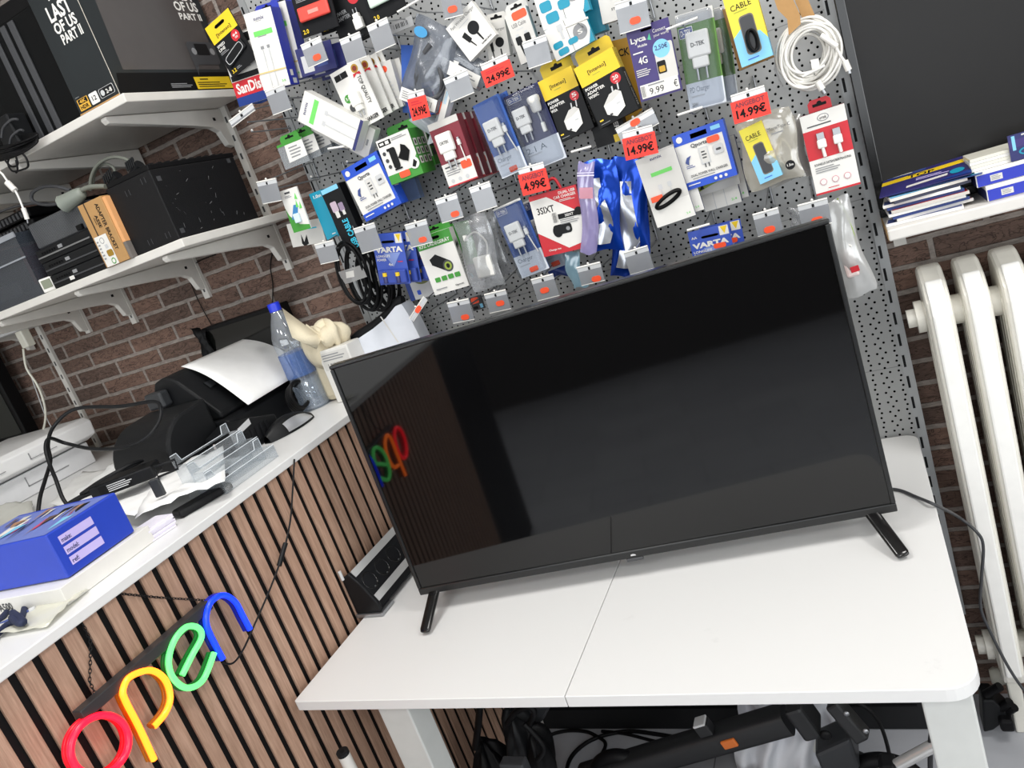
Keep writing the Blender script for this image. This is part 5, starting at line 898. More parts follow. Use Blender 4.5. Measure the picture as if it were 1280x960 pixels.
T = Thing('laser_printer', 'black office printer with sheet of paper hanging over its top', 'printer', (-1.6, 1.52, ZC)); PKM = col('#141517', .5, spec=.25, bump=.1, scale=500); PKL = col('#2c2e31', .45)
ya, yb = 1.405, 1.735
prof = [(-1.72, ZC+.10), (-1.715, ZC+.195), (-1.70, ZC+.215), (-1.67, ZC+.222), (-1.645, ZC+.219), (-1.625, ZC+.208), (-1.60, ZC+.18), (-1.525, ZC+.095), (-1.525, ZC+.08), (-1.72, ZC+.08)]
mb = MB(); mb.prism(prof, 'y', ya, yb, PKM, bev=.006); T.part('upper_unit', mb)
mb = MB(); mb.prism([(-1.76, ZC+.002), (-1.76, ZC+.07), (-1.74, ZC+.079), (-1.50, ZC+.079), (-1.49, ZC+.07), (-1.485, ZC+.002)], 'y', ya-.02, yb+.02, K, bev=.006); T.part('lower_unit', mb)
mb = MB(); n = 8; P = [(1.215, ZC+.003)]+[(1.215+.10*(1-math.cos(math.radians(90*k/n))), ZC+.05+.095*math.sin(math.radians(90*k/n))) for k in range(n+1)]+[(1.384, ZC+.15), (1.384, ZC+.003)]
mb.prism(P, 'x', -1.735, -1.53, PKM, bev=.008); T.part('rear_tray', mb)
mb = MB(); mb.box(-1.72, 1.372, ZC+.151, -1.66, 1.4035, ZC+.195, PKL, bev=.006); T.part('hinge_cover', mb, 'grey hinge cover')
sl_d = Vector((-1.525+1.60, 0, .095-.18)).normalized(); sl_n = Vector((-sl_d.z, 0, sl_d.x))
if sl_n.x < 0: sl_n = -sl_n
q = Vector((-1.60, 1.455, ZC+.18))+sl_d*.01+sl_n*.001
mb = MB(); vs = [q, q+Vector((0, .055, 0)), q+Vector((0, .055, 0))+sl_d*.022, q+sl_d*.03]; mb.quad(vs, K2); mb.quad([v+sl_n*.0006+Vector((0, .004, 0)) for v in (vs[0], vs[0]+Vector((0, .025, 0)), vs[0]+Vector((0, .025, 0))+sl_d*.02, vs[0]+sl_d*.022)], PKL); T.part('finger_notch', mb)
mb = MB(); L0 = onx(255, 534, -1.484); L1 = onx(303, 507, -1.484)
mb.quad([(-1.4838, L0.y, ZC+.008), (-1.4838, L1.y+.02, ZC+.008), (-1.4838, L1.y+.02, ZC+.045), (-1.4838, L0.y, ZC+.045)], col('#dccfca', .6))
FM = Matrix(((0, -1, 0, -1.4836), (1, 0, 0, L0.y), (0, 0, 1, ZC+.008), (0, 0, 0, 1))); lw = L1.y+.02-L0.y; face(mb, lw, .037, [('b', .08, .3, .42, .7, K), ('l', .05, .75, .45, .95, 2, DG), ('l', .55, .2, .95, .9, 5, DG), ('l', .08, .05, .5, .25, 2, DG)], y=-.0004, M=FM); T.part('rating_label', mb, 'pink white rating label')
# sheet of paper over it
pa, pb, pc, pd = onx(228, 462, -1.655), onx(322, 420, -1.655), onx(388, 463, -1.46), onx(312, 510, -1.46)
def sheet(u, v):
    a = pa.lerp(pb, u); b = pd.lerp(pc, u); p = a.lerp(b, v); p.z += .009+.024*math.sin(math.pi*v)**1.0*(1-.2*v); return p
mb = MB(); mb.grid(sheet, 8, 14, PAPER, .0006); solo('paper_sheet', 'white paper sheet draped over the black printer', 'paper', mb)
# loop of power cable
T = Thing('power_cable', 'thick black cable looping above the papers on the counter', 'cable', onx(70, 560, -1.75)); mb = MB()
mb.tube([onx(*p[:2], p[2]) for p in ((47, 648, -1.60), (50, 622, -1.62), (57, 598, -1.66), (63, 576, -1.7), (60, 555, -1.72), (68, 532, -1.74), (95, 511, -1.70), (150, 508, -1.58), (192, 502, -1.48), (201, 512, -1.45), (197, 530, -1.45), (180, 549, -1.47), (150, 560, -1.54), (115, 561, -1.64), (82, 554, -1.72), (62, 548, -1.71), (57, 560, -1.7), (62, 580, -1.68), (70, 600, -1.64), (78, 622, -1.62), (88, 636, -1.60))], .0043, K, 8); T.part('cable', mb)
mb = MB(); c = onz(85, 640, ZC+.01); mb.tube([c+Vector((-.03, -.02, .0)), c+Vector((.03, .03, .012))], .014, K, 10, smooth=False); T.part('plug', mb)
# stack under the blue box, blue box
zb = ZC+.034
a, b, c = onz(86, 723, zb), onz(169, 664, zb), onz(-40, 748, zb); ex_ = (b-a); wb = ex_.length; ex_.normalize(); ey_ = Vector((-ex_.y, ex_.x, 0)); hb = .082; db = .26
M = Matrix(((ex_.x, ey_.x, 0, a.x), (ex_.y, ey_.y, 0, a.y), (0, 0, 1, zb+.0003), (0, 0, 0, 1))); T = Thing('blue_box', 'blue cardboard box with three lilac writing lines on the counter', 'box', M)
mb = MB(); BB = col('#2743b6', .4); mb.box(0, 0, 0, wb, db, hb, BB, bev=.0025)
face(mb, wb, hb, [('r', .11, .66, .57, .84, LILAC), TXT('make:', .13, .69, .26, .79, NV), ('r', .11, .42, .57, .6, LILAC), TXT('model:', .13, .45, .29, .55, NV), ('r', .11, .18, .57, .36, LILAC), TXT('ref:', .13, .21, .22, .31, NV)])
mb.quad([(.002, .004, hb+.0004), (wb-.01, .004, hb+.0004), (wb-.01, db-.004, hb+.0004), (.002, db-.004, hb+.0004)], col('#6f7fc4', .35)); rnd = random.Random(5)
for i in range(26):
    x0 = rnd.uniform(.01, wb*.6); y0 = rnd.uniform(.02, db-.05); L = rnd.uniform(.03, wb*.38); dd = rnd.uniform(.003, .014); m = [W, K, col('#a07a62', .5), PK, col('#5d4a42', .5), SKY, CREAM][i % 7]; zz = hb+.0006+.0001*i
    mb.quad([(x0, y0, zz), (x0+L, y0+rnd.uniform(-.01, .02), zz), (x0+L*.9, y0+dd+.012, zz), (x0+.01, y0+dd, zz)], m)
T.part('box', mb, world=False)
M2 = M.copy(); M2.translation = Vector((a.x, a.y, ZC+.0005)); T = Thing('device_box', 'flat white box with small dark print under the blue box', 'box', M2); mb = MB(); mb.box(-.03, -.012, 0, wb+.02, db+.03, .032, W, bev=.001)
q0 = onz(6, 744, ZC+.02); mb.X = M2.inverted() @ Matrix.Translation(q0); T.part('box', mb, world=False)
mb = MB(); e_in = M2.inverted(); pt = e_in @ ony(4, 746, q0.y); s_ = Matrix(((0, 1, 0, -.0305), (-1, 0, 0, 0), (0, 0, 1, 0), (0, 0, 0, 1)))
face(mb, db, .032, [TXT('R-A500', -.62, .3, -.44, .75, DG)], y=-.0002, M=s_); T.part('print', mb, 'small dark print', world=False)
p = [onz(104, 737, ZC), onz(221, 658, ZC)]; d_ = (p[1]-p[0]); L = d_.length; d_.normalize(); n_ = Vector((-d_.y, d_.x, 0)); mb = MB()
for i in range(7):
    z0 = ZC+.0008+.0036*i; o = p[0]+d_*(.002*i % .007)+n_*(.001*(i*3 % 5)); mb.add([o+Vector((0, 0, z0-o.z)), o+d_*L+Vector((0, 0, z0-o.z)), o+d_*L+n_*.052+Vector((0, 0, z0-o.z)), o+n_*.052+Vector((0, 0, z0-o.z))]+[q+Vector((0, 0, z0+.0034-q.z)) for q in (o, o+d_*L, o+d_*L+n_*.052, o+n_*.052)], [(3, 2, 1, 0), (4, 5, 6, 7), (0, 1, 5, 4), (1, 2, 6, 5), (2, 3, 7, 6), (3, 0, 4, 7)], col('#e6e2ee', .6))
solo('paper_pad', 'stack of pale lilac paper right of the blue box', 'paper', mb)
# crumpled papers
def crumple(q, z, amp, seed, m, name, label, cat='paper', nu=12, nv=10, lift=0):
    A, B, C_, D_ = [onz(*u, z) for u in q]; rnd = random.Random(seed); ph = [rnd.uniform(0, 6) for _ in range(5)]
    def f(u, v):
        p = A.lerp(B, u).lerp(D_.lerp(C_, u), v); p = p.copy(); p.z = z+amp*(.5+.5*math.sin(5*u+4*v+ph[0]))*.6+amp*.4*abs(math.sin(9*u-7*v+ph[1]))+amp*.25*abs(math.sin(15*v+11*u+ph[2]))+lift*v; return p
    mb = MB(); mb.grid(f, nu, nv, m, .0007); return solo(name, label, cat, mb)
crumple([(80, 636), (140, 582), (275, 572), (170, 648)], ZC+.022, .012, 1, PAPER, 'paper_sheet', 'crumpled white paper under the black adapter on the counter')
crumple([(170, 652), (205, 596), (282, 564), (283, 606)], ZC+.03, .013, 2, PAPER, 'paper_sheet', 'crumpled white paper sheet hanging toward the acrylic card holder')
crumple([(62, 632), (105, 592), (180, 582), (120, 640)], ZC+.01, .010, 6, col('#e2e2e0', .6), 'paper_sheet', 'pale wrinkled paper left of the black cable plug')
crumple([(-20, 680), (-20, 640), (42, 628), (46, 655)], ZC+.012, .014, 3, film('#e2e2da', .35, .15, .2), 'plastic_wrap', 'crumpled clear plastic wrap behind the blue box', 'plastic wrap')
crumple([(-20, 800), (10, 745), (112, 738), (60, 785)], ZC+.002, .008, 4, film('#f0efe2', .45, .12, .2), 'plastic_wrap', 'crumpled clear plastic wrap below the white printed box', 'plastic wrap')
T = Thing('power_adapter', 'black power adapter with printed label lying on the papers', 'power adapter', onz(140, 615, ZC+.05)); a, b = onz(100, 632, ZC+.05), onz(195, 596, ZC+.05); d_ = (b-a).normalized(); n_ = Vector((-d_.y, d_.x, 0)); L = (b-a).length
M = Matrix(((d_.x, n_.x, 0, a.x), (d_.y, n_.y, 0, a.y), (0, 0, 1, ZC+.048), (0, 0, 0, 1))); mb = MB(); mb.X = M; mb.box(.03, 0, 0, L, .06, .03, K, bev=.004); T.part('case', mb)
mb = MB(); mb.X = M; mb.tube([(.03, .03, .015), (0, .03, .014), (-.03, .02, .01)], .006, K, 8); mb.tube([(.0, .03, .02), (L*.4, -.01, .04), (L*.75, .02, .045), (L*.8, .06, .035), (L*.5, .07, .03)], .004, K, 8); T.part('lead', mb)
mb = MB(); mb.X = M; mb.box(.05, -.0006, .004, L*.7, -.0001, .025, K2); face(mb, L, .03, [('l', .4, .2, .75, .8, 4, LG)], y=-.0012, M=M); T.part('print_label', mb, 'tiny white print')
T = Thing('clip_mount', 'small black clip with square ring standing on the crumpled paper', 'clip', onz(203, 622, ZC+.05)); mb = MB(); c = onz(201, 620, ZC+.05); mb.X = Matrix.Translation(c) @ Matrix.Rotation(.5, 4, 'Z'); mb.box(-.008, -.006, 0, .012, .004, .038, PKL, bev=.002); T.part('clip', mb)
mb2 = MB(); mb2.X = mb.X; mb2.tube([(.012, 0, .038), (.05, .01, .038), (.052, .01, .058), (.014, 0, .06)], .0028, K, 6, smooth=False, closed=True); T.part('ring', mb2)
T = Thing('stapler', 'black gadget half hidden beneath the paper corner at the counter front', 'gadget', onz(255, 620, ZC)); mb = MB(); a, b = onz(218, 640, ZC+.016), onz(284, 602, ZC+.016); mb.X = Matrix.Translation(a.lerp(b, .5)-Vector((0, 0, .016))) @ Matrix.Rotation(math.atan2(b.y-a.y, b.x-a.x), 4, 'Z'); LL = (b-a).length; mb.box(-LL/2, -.02, .0006, LL/2, .02, .017, K, bev=.006); T.part('body', mb); mb = MB(); mb.tube([a.lerp(b, .6)+Vector((0, .01, .014)), b+Vector((0, .01, .012))], .004, DG, 8); T.part('lever', mb)
# acrylic card holder
a, b = onz(300, 606, ZC), onz(345, 573, ZC); d_ = (b-a).normalized(); n_ = Vector((-d_.y, d_.x, 0)); L = (b-a).length*1.0
M = Matrix(((d_.x, n_.x, 0, a.x), (d_.y, n_.y, 0, a.y), (0, 0, 1, ZC+.0006), (0, 0, 0, 1))); T = Thing('card_holder', 'clear acrylic stepped card holder at the counter edge', 'card holder', M)
for i in range(3):
    mb = MB(); y0 = .035*i; hh = .03+.026*i; w_ = L+.05
    x0 = -.04
    mb.box(x0, y0, 0, x0+w_, y0+.0025, hh, ACR)
    mb.box(x0, y0, 0, x0+.0025, y0+.035, hh, ACR); mb.box(x0+w_-.0025, y0, 0, x0+w_, y0+.035, hh, ACR)
    P = [(x0, hh), (x0, hh+.022), (x0+.018, hh+.022), (x0+.024, hh+.004), (x0+w_-.024, hh+.004), (x0+w_-.018, hh+.022), (x0+w_, hh+.022), (x0+w_, hh)]; mb.prism(P, 'y', y0+.033, y0+.0355, ACR)
    for (x1, z1), (x2, z2) in zip(P[1:-1], P[2:]): mb.tube([(x1, y0+.034, z1), (x2, y0+.034, z2)], .0009, col('#dfe5ea', .15), 5, smooth=False)
    mb.tube([(x0, y0, hh), (x0+w_, y0, hh)], .0009, col('#dfe5ea', .15), 5, smooth=False); T.part('pocket', mb, world=False)
# card terminal, headset coil, mouse
T = Thing('card_terminal', 'black ribbed device between the printer paper and silver mouse', 'device', onz(335, 540, ZC)); mb = MB(); a, b = onz(318, 566, ZC), onz(350, 545, ZC); d_ = (b-a).normalized(); n_ = Vector((-d_.y, d_.x, 0)); M = Matrix(((d_.x, n_.x, 0, a.x), (d_.y, n_.y, 0, a.y), (0, 0, 1, ZC+.0006), (0, 0, 0, 1)))
mb.X = M; mb.prism([(-.01, .0), (.13, .0), (.13, .05), (.05, .075), (-.01, .06)], 'y', .02, .13, K, bev=.004); T.part('body', mb)
mb = MB(); mb.X = M
for i in range(6): mb.box(-.004+.018*i, .018, .015, .006+.018*i, .0202, .05, KM, bev=.001)
T.part('rib', mb)
mb = MB(); mb.X = M; mb.quad([(.0, .0195, .052), (.045, .0195, .06), (.045, .0195, .075), (.0, .0195, .066)], LG); T.part('label', mb, 'small pale label')
mb = MB(); c = onx(370, 498, -1.42)
for k in range(4): mb.tube([c+Vector((.0, .034*math.cos(q), .036*math.sin(q)+.003*k))+Vector((.006*k, 0, 0)) for q in [2*math.pi*j/14 for j in range(14)]], .005, K2, 8, closed=True)
solo('cable_coil', 'small black cable coil standing behind the silver and black mouse', 'cable', mb)
T = Thing('computer_mouse', 'silver and black computer mouse on the counter beside the bottle', 'mouse', onz(375, 545, ZC)); a, b = onz(347, 553, ZC), onz(401, 520, ZC); d_ = (b-a).normalized(); n_ = Vector((-d_.y, d_.x, 0)); L = (b-a).length; M = Matrix(((d_.x, n_.x, 0, a.x), (d_.y, n_.y, 0, a.y), (0, 0, 1, ZC+.0006), (0, 0, 0, 1)))
def hump(sx, z0, z1, off=0.):
    def f(u, v):
        x = L*u; wv = .034*math.sin(math.pi*min(1, max(0, .06+.88*u)))**.6; y = (v*2-1)*wv+.036; z = z0+(z1-z0)*(math.sin(math.pi*min(1, .12+.8*u))**.8)*(1-abs(v*2-1)**2.6); return M @ Vector((x, y+off, z))
    return f
mb = MB(); mb.grid(hump(1, .0, .042), 16, 12, K); mb.grid(hump(1, .0, .002), 16, 12, K); T.part('shell', mb)
mb = MB(); mb.grid(lambda u, v: M @ Vector((L*(.3+.62*u), .036-.034*math.sin(math.pi*(.06+.88*(.3+.62*u)))**.6-.0012+.012*v*v, .006+.027*v*math.sin(math.pi*min(1, .28+.68*u))**.6)), 12, 6, col('#b9bbbf', .3, metal=.6)); T.part('side_shell', mb, 'silver side shell')
# bottle
c = onz(396, 508, ZC); c = Vector((c.x, c.y, ZC+.0005)); T = Thing('water_bottle', 'clear water bottle with blue cap behind the television corner', 'bottle', c)
pr = [(.034, 0), (.0425, .006)]
for i in range(9): pr += [(.0425, .012+.018*i), (.0400, .020+.018*i)]
pr += [(.0425, .175), (.0425, .20), (.040, .215), (.028, .25), (.0165, .275), (.0145, .283)]
mb = MB(); mb.lathe(pr, PET, c, 32); T.part('bottle_body', mb)
mb = MB(); mb.lathe([(.036, .004), (.040, .010), (.040, .085), (.0001, .086)], film('#cfe0f2', .75, .1, .05), c, 28); T.part('water', mb)
mb = MB(); mb.lathe([(.0432, .098), (.0432, .165)], film('#6f93d6', .62, .12, .1), c, 32); T.part('label', mb, 'blue tinted label')
mb = MB(); mb.lathe([(.0165, .282), (.0165, .302), (.015, .3045), (.0001, .3045)], col('#1f36c8', .35), c, 24); T.part('cap', mb, 'blue cap')
# cotton bag, label box, white bag with black rim
c = ony(408, 428, 1.66); T = Thing('cotton_bag', 'crumpled natural cotton bag with handle behind the bottle', 'bag', c); CB_ = col('#d9ceb4', .85, bump=.3, scale=200); mb = MB()
c1 = ony(412, 419, 1.64); blob(mb, c1, .052, .03, .034, CB_, 11, .3); c2 = ony(398, 436, 1.63); blob(mb, c2, .05, .03, .05, CB_, 12, .25); c3 = ony(400, 420, 1.625); mb.grid(lambda u, v: c3+Vector((-.018+.045*u, -.012-.012*math.sin(math.pi*v)-.004*math.sin(9*u), .022-.042*u+.022*v*(1-.4*u)+.004*math.sin(10*u+6*v))), 14, 8, CB_, .002); mb.box(c2.x-.05, 1.63, ZC+.001, c2.x+.05, 1.67, c2.z, CB_, bev=.018); T.part('cloth', mb)
mb = MB(); mb.tube([c+Vector(p_) for p_ in ((.005, -.02, .012), (.03, -.01, .032), (.062, 0, .038), (.078, 0, .022), (.068, 0, -.02), (.05, 0, -.06))], .0065, CB_, 8); T.part('handle', mb)
a, b = ony(396, 441, 1.60), ony(423, 425, 1.60); T = Thing('label_box', 'small white carton with bar code label behind the television corner', 'box', (a.x+.04, 1.62, ZC)); mb = MB(); wl = (b-a).length; M = Matrix.Translation((a.x, 1.60, ZC+.0008)); mb.X = M; hl = a.z-ZC; mb.box(0, 0, 0, wl+.016, .06, hl, W, bev=.002); face(mb, wl+.016, hl, [('r', .06, .62, .94, .95, W2), ('b', .2, .66, .8, .74, K), ('l', .1, .78, .9, .92, 3, GR)], M=M); T.part('carton', mb)
y = 1.66; R_ = [ony(*p_, y) for p_ in ((430, 438), (445, 425), (466, 411), (482, 398), (494, 383), (502, 380), (512, 396), (524, 420), (532, 440), (520, 470), (440, 470))]
T = Thing('leaning_board', 'white glossy board with black rim between cotton bag and pegboard', 'board', (R_[0].x+.1, y, ZC)); mb = MB()
P = [(q.x, q.z) for q in R_]; mb.prism(P, 'y', y, y+.05, col('#e4e8f0', .3)); T.part('white_panel', mb)
mb = MB(); mb.tube([q+Vector((-.004, .02, .006)) for q in R_[:6]], .0125, K, 8); T.part('rim', mb, 'black rim')
mb = MB(); a_, b_ = ony(475, 396, y-.001), ony(497, 428, y-.001); mb.quad([a_, a_+Vector((.004, 0, 0)), b_+Vector((.004, 0, 0)), b_], W); T.part('crease', mb)
bz = R_[-2]; mb = MB(); mb.box(R_[-1].x, y+.002, ZC+.001, bz.x-.02, y+.06, R_[-1].z-.001, W2); T.part('base', mb)
# lanyard
T = Thing('lanyard', 'knotted dark blue lanyard at the front of the counter', 'lanyard', onz(20, 775, ZC)); mb = MB(); ZL = ZC+.008
mb.tube([onz(u, v, ZL) for u, v in ((-15, 790), (0, 775), (12, 762), (26, 750), (31, 756), (29, 768), (22, 776), (8, 782), (-10, 800))], .0055, col('#1c2440', .8, bump=.4, scale=400), 8); mb.tube([onz(u, v, ZL+.006) for u, v in ((16, 766), (24, 772), (29, 778), (22, 778), (15, 772))], .006, col('#1c2440', .8, bump=.4, scale=400), 8); T.part('cord', mb)
mb = MB(); mb.tube([onz(u, v, ZL-.002) for u, v in ((-10, 786), (12, 776), (38, 764))], .004, NV2, 8); mb.tube([onz(38, 764, ZL-.001), onz(45, 761, ZL-.001)], .0055, LG, 8, smooth=False); T.part('pen', mb, 'blue pen with pale end')
# ================================================================== right side: shelf, wall screen, leaflets, radiator
T = Thing('wall_shelf', 'short worn white shelf on the right above the radiator', 'shelf', (.6, 1.7, 1.222)); mb = MB(); mb.box(.047, 1.583, 1.221, 1.4, YB-.012, 1.243, col('#d6d3ce', .5), bev=.003); T.part('board', mb)
mb = MB(); mb.box(.0462, 1.586, 1.2225, .0469, YB-.014, 1.2415, col('#b08a55', .7)); T.part('raw_edge', mb, 'raw chipboard edge')
for x in (.072, 1.1):
    mb = MB(); mb.box(x-.012, YB-.005, 1.165, x+.012, YB-.001, 1.2205, SHELF); mb.box(x-.012, 1.63, 1.217, x+.012, YB-.005, 1.2205, SHELF); mb.lathe([(.004, .0), (.0035, .002), (.0001, .0022)], GR, (x, YB-.0051, 1.185), 10, Vector((0, -1, 0))); T.part('bracket', mb)
T = Thing('wall_screen', 'large black television on the right shelf against the wall', 'television', (.6, 1.74, 1.244)); x0 = ony(1099, 264, 1.715).x; mb = MB(); b_ = .018
mb.box(x0, 1.715, 1.2445, 1.25, 1.745, 1.262, KG, bev=.002); mb.box(x0, 1.715, 1.262, x0+b_, 1.745, 1.93, KG, bev=.002); mb.box(1.232, 1.715, 1.262, 1.25, 1.745, 1.93, KG, bev=.002); mb.box(x0, 1.715, 1.912, 1.25, 1.745, 1.93, KG, bev=.002); T.part('bezel', mb)
mb = MB(); mb.box(x0+b_, 1.718, 1.262, 1.232, 1.74, 1.912, col('#1b1a1a', .35, spec=.25)); T.part('screen', mb)
mb = MB(); mb.box(x0+.005, 1.7452, 1.26, 1.24, YB-.013, 1.9, KM); T.part('rear_housing', mb)
a = ony(1121, 330, 1.59); LY = 1.603; LEAF = []
TOPS = [('#e8e6e4', 'white leaflet'), ('#d9d5d0', 'pale leaflet'), ('#2b3d78', 'navy leaflet'), ('#e9e7e2', 'white leaflet'), ('#c9c3bb', 'grey leaflet'), ('#243a7a', 'dark blue leaflet'), ('#ebe8e3', 'white leaflet'), ('#3d3f52', 'slate leaflet'), ('#e3dcd3', 'cream leaflet')]
cx = ony(1172, 318, 1.63).x; ORD = ['lowest', 'second from bottom', 'third from bottom', 'fourth from bottom', 'fifth from bottom', 'sixth from bottom', 'seventh from bottom', 'eighth from bottom', 'ninth from bottom']
for i, (h_, nm) in enumerate(TOPS):
    M = Matrix.Translation((cx-.005+.004*((i*5) % 3), 1.665+.003*((i*7) % 4), 1.2436+.0058*i)) @ Matrix.Rotation(math.radians(((i*37) % 13)-6), 4, 'Z'); T = Thing('leaflet', nm+', '+ORD[i]+' in the leaflet pile on the right shelf', 'leaflet', M, 'leaflets on the right shelf'); mb = MB()
    mb.box(-.064, -.06, 0, .064, .06, .0054, col(h_, .4)); mb.quad([(-.062, -.058, .0056), (.062, -.058, .0056), (.062, -.02, .0056), (-.062, -.02, .0056)], [NV2, RD, SKY][i % 3]); T.part('leaflet', mb, world=False)
M = Matrix.Translation((cx+.008, 1.668, 1.2436+.0058*9+.0125)) @ Matrix.Rotation(math.radians(-9), 4, 'Z') @ Matrix.Rotation(math.radians(8), 4, 'X') @ Matrix.Rotation(math.radians(-1), 4, 'Y'); T = Thing('leaflet', 'dark purple leaflet with yellow stripe on top of the pile', 'leaflet', M, 'leaflets on the right shelf'); mb = MB(); mb.box(-.076, -.06, 0, .076, .06, .0022, col('#2f2b66', .35))
FM = Matrix(((1, 0, 0, -.076), (0, 0, 1, -.06), (0, -1, 0, .0023), (0, 0, 0, 1))); face(mb, .152, .12, [('p', [(0, .52), (1, .66), (1, .84), (0, .70)], YE), TXT('TOP', .3, .58, .6, .74, K), ('r', .05, .8, .5, .92, NV2), ('l', .1, .82, .45, .9, 1, W), ('p', [(.3, .1), (.75, .2), (.75, .3), (.3, .2)], W2), ('l', .4, .34, .8, .48, 2, LILAC), ('e', .85, .3, .08, .12, TE), ('p', [(.6, .0), (1, .0), (1, .18)], DB)], y=-.0001, M=FM); T.part('leaflet', mb, world=False)
M = Matrix.Translation((cx+.03, 1.672, 1.2436+.0058*9+.0005)) @ Matrix.Rotation(math.radians(-14), 4, 'Z'); T = Thing('leaflet', 'teal and navy leaflet just beneath the purple top leaflet', 'leaflet', M, 'leaflets on the right shelf'); mb = MB(); mb.box(-.075, -.06, 0, .075, .06, .002, col('#1f3f7d', .35)); mb.quad([(0, -.058, .0022), (.07, -.058, .0022), (.07, -.01, .0022), (.02, -.02, .0022)], TE); T.part('leaflet', mb, world=False)
# blue boxes at the right edge
BX = ony(1237, 262, 1.60).x
for i, (lab, dx, z0) in enumerate((('blue and white flat box, lower of two on the right shelf', 0, 1.2437), ('blue and white flat box, upper of two on the right shelf', -.012, 1.2437+.0285))):
    T = Thing('product_box', lab, 'box', (BX+dx+.08, 1.66, z0)); mb = MB(); mb.box(BX+dx, 1.602+.004*i, z0, BX+dx+.17, 1.702, z0+.028, W, bev=.0008); M = Matrix.Translation((BX+dx, 1.602+.004*i, z0)); BQ = col('#2b39b0', .4)
    face(mb, .17, .028, [('r', .01, .02, 1, .74, BQ), ('r', .13, .2, .24, .58, W2), ('l', .14, .24, .23, .54, 3, GR)], y=-.0003, M=M); mb.quad([(BX+dx-.0003, 1.7015, z0+.001), (BX+dx-.0003, 1.603+.004*i, z0+.001), (BX+dx-.0003, 1.603+.004*i, z0+.02), (BX+dx-.0003, 1.7015, z0+.02)], NV); T.part('box', mb)
z0 = 1.2437+.057; T = Thing('card_stack', 'small white block of cards on the two blue boxes', 'cards', (BX+.04, 1.65, z0)); mb = MB()
for k in range(4): mb.box(BX-.016+.001*(k % 2), 1.612, z0+.0058*k, BX+.12, 1.69, z0+.0055+.0058*k, CREAM if k % 2 else W)
T.part('cards', mb)
M = Matrix.Translation((BX+.045, 1.606, z0+.0005)); T = Thing('phone_card', 'dark purple printed pack leaning before the white block of cards', 'card', M); mb = MB(); mb.box(0, 0, 0, .10, .004, .045, NV); face(mb, .1, .045, [('r', .0, .5, .5, .8, PU), ('r', .05, .4, .1, .95, SKY), ('e', .25, .3, .12, .14, TE), ('e', .25, .3, .09, .09, NV), ('r', .4, .8, .5, .98, W), ('r', .2, .9, .5, .96, LG)]); T.part('card', mb, world=False)
# radiator
T = Thing('radiator', 'old cream column radiator against the brick on the right', 'radiator', (.25, 1.68, 0)); RADM = col('#e3e0d6', .3, bump=.12, scale=50)
X0 = .108; PIT_ = .0645
for i in range(6):
    x = X0+PIT_*i; mb = MB()
    mb.prism([(1.622, .17), (1.612, .2), (1.612, 1.045), (1.620, 1.075), (1.652, 1.108), (1.70, 1.128), (1.73, 1.128), (1.748, 1.11), (1.752, 1.05), (1.752, .2), (1.74, .17)], 'x', x-.0225, x+.0225, RADM, bev=.009)
    mb.prism([(1.606, .2), (1.606, 1.05), (1.615, 1.082), (1.648, 1.114), (1.655, 1.108), (1.63, .9), (1.63, .2)], 'x', x-.0155, x+.0155, col('#efeeea', .3), bev=.004)
    for k in range(3): mb.box(x-.0238, 1.64+.03*k, .2, x-.0226, 1.655+.03*k, 1.05, RADM)
    T.part('column', mb)
for z in (1.035, .235):
    mb = MB(); mb.tube([(X0-.028, 1.68, z), (X0+PIT_*5+.02, 1.68, z)], .03, RADM, 20, smooth=False); T.part('header_pipe', mb)
    mb = MB(); mb.tube([(X0-.04, 1.68, z), (X0-.026, 1.68, z)], .033, RADM, 20, smooth=False); mb.tube([(X0-.056, 1.68, z), (X0-.04, 1.68, z)], .021, RADM, 6, smooth=False); T.part('end_plug', mb, 'hexagonal end plug')
for i in (0, 5):
    mb = MB(); mb.box(X0+PIT_*i-.014, 1.66, .0, X0+PIT_*i+.014, 1.70, .175, RADM, bev=.004); T.part('foot', mb)
mb = MB(); c = ony(1256, 845, 1.72); mb.lathe([(.016, -.03), (.022, -.02), (.018, 0), (.022, .012), (.016, .03)], CREAM, c, 12, Vector((1, 0, 0))); mb.tube([c+Vector((.03, 0, 0)), c+Vector((.06, -.03, 0))], .012, CREAM, 10); T.part('valve', mb)
# ================================================================== under the table
T = Thing('long_case', 'long black case on the floor along the wall under the table', 'case', (-.6, 1.72, 0)); mb = MB(); mb.box(-1.16, 1.668, .001, -.02, 1.724, .34, col('#0e0f12', .6), bev=.006); T.part('case', mb)
mb = MB(); mb.box(-1.1, 1.6655, .075, -.1, 1.6676, .08, K2); mb.box(-.075, 1.6665, .02, -.035, 1.6676, .05, LG); T.part('label', mb, 'pale label')
T = Thing('scooter', 'folded black electric scooter with orange reflector under the table', 'scooter', (-.5, 1.42, 0)); SKM = col('#1c1d1f', .45); YS = 1.40
p0, p1 = ony(730, 972, YS), ony(985, 898, YS); d_ = (p1-p0).normalized(); u_ = Vector((0, 1, 0)).cross(d_).normalized()
def stem_pt(k, a, b): return p0.lerp(p1, k)+u_*a+Vector((0, b, 0))
mb = MB(); ring = [(.030*math.copysign(abs(math.cos(q))**.5, math.cos(q)), .03*math.copysign(abs(math.sin(q))**.5, math.sin(q))) for q in [2*math.pi*k/20 for k in range(20)]]
vs = [stem_pt(k, a, b) for k in (0, 1) for a, b in ring]; mb.add(vs, [(k, (k+1) % 20, 20+(k+1) % 20, 20+k) for k in range(20)], SKM, True); mb.add(vs[:20], [tuple(range(20))], SKM); mb.add(vs[20:], [tuple(range(20))[::-1]], SKM); T.part('stem', mb)
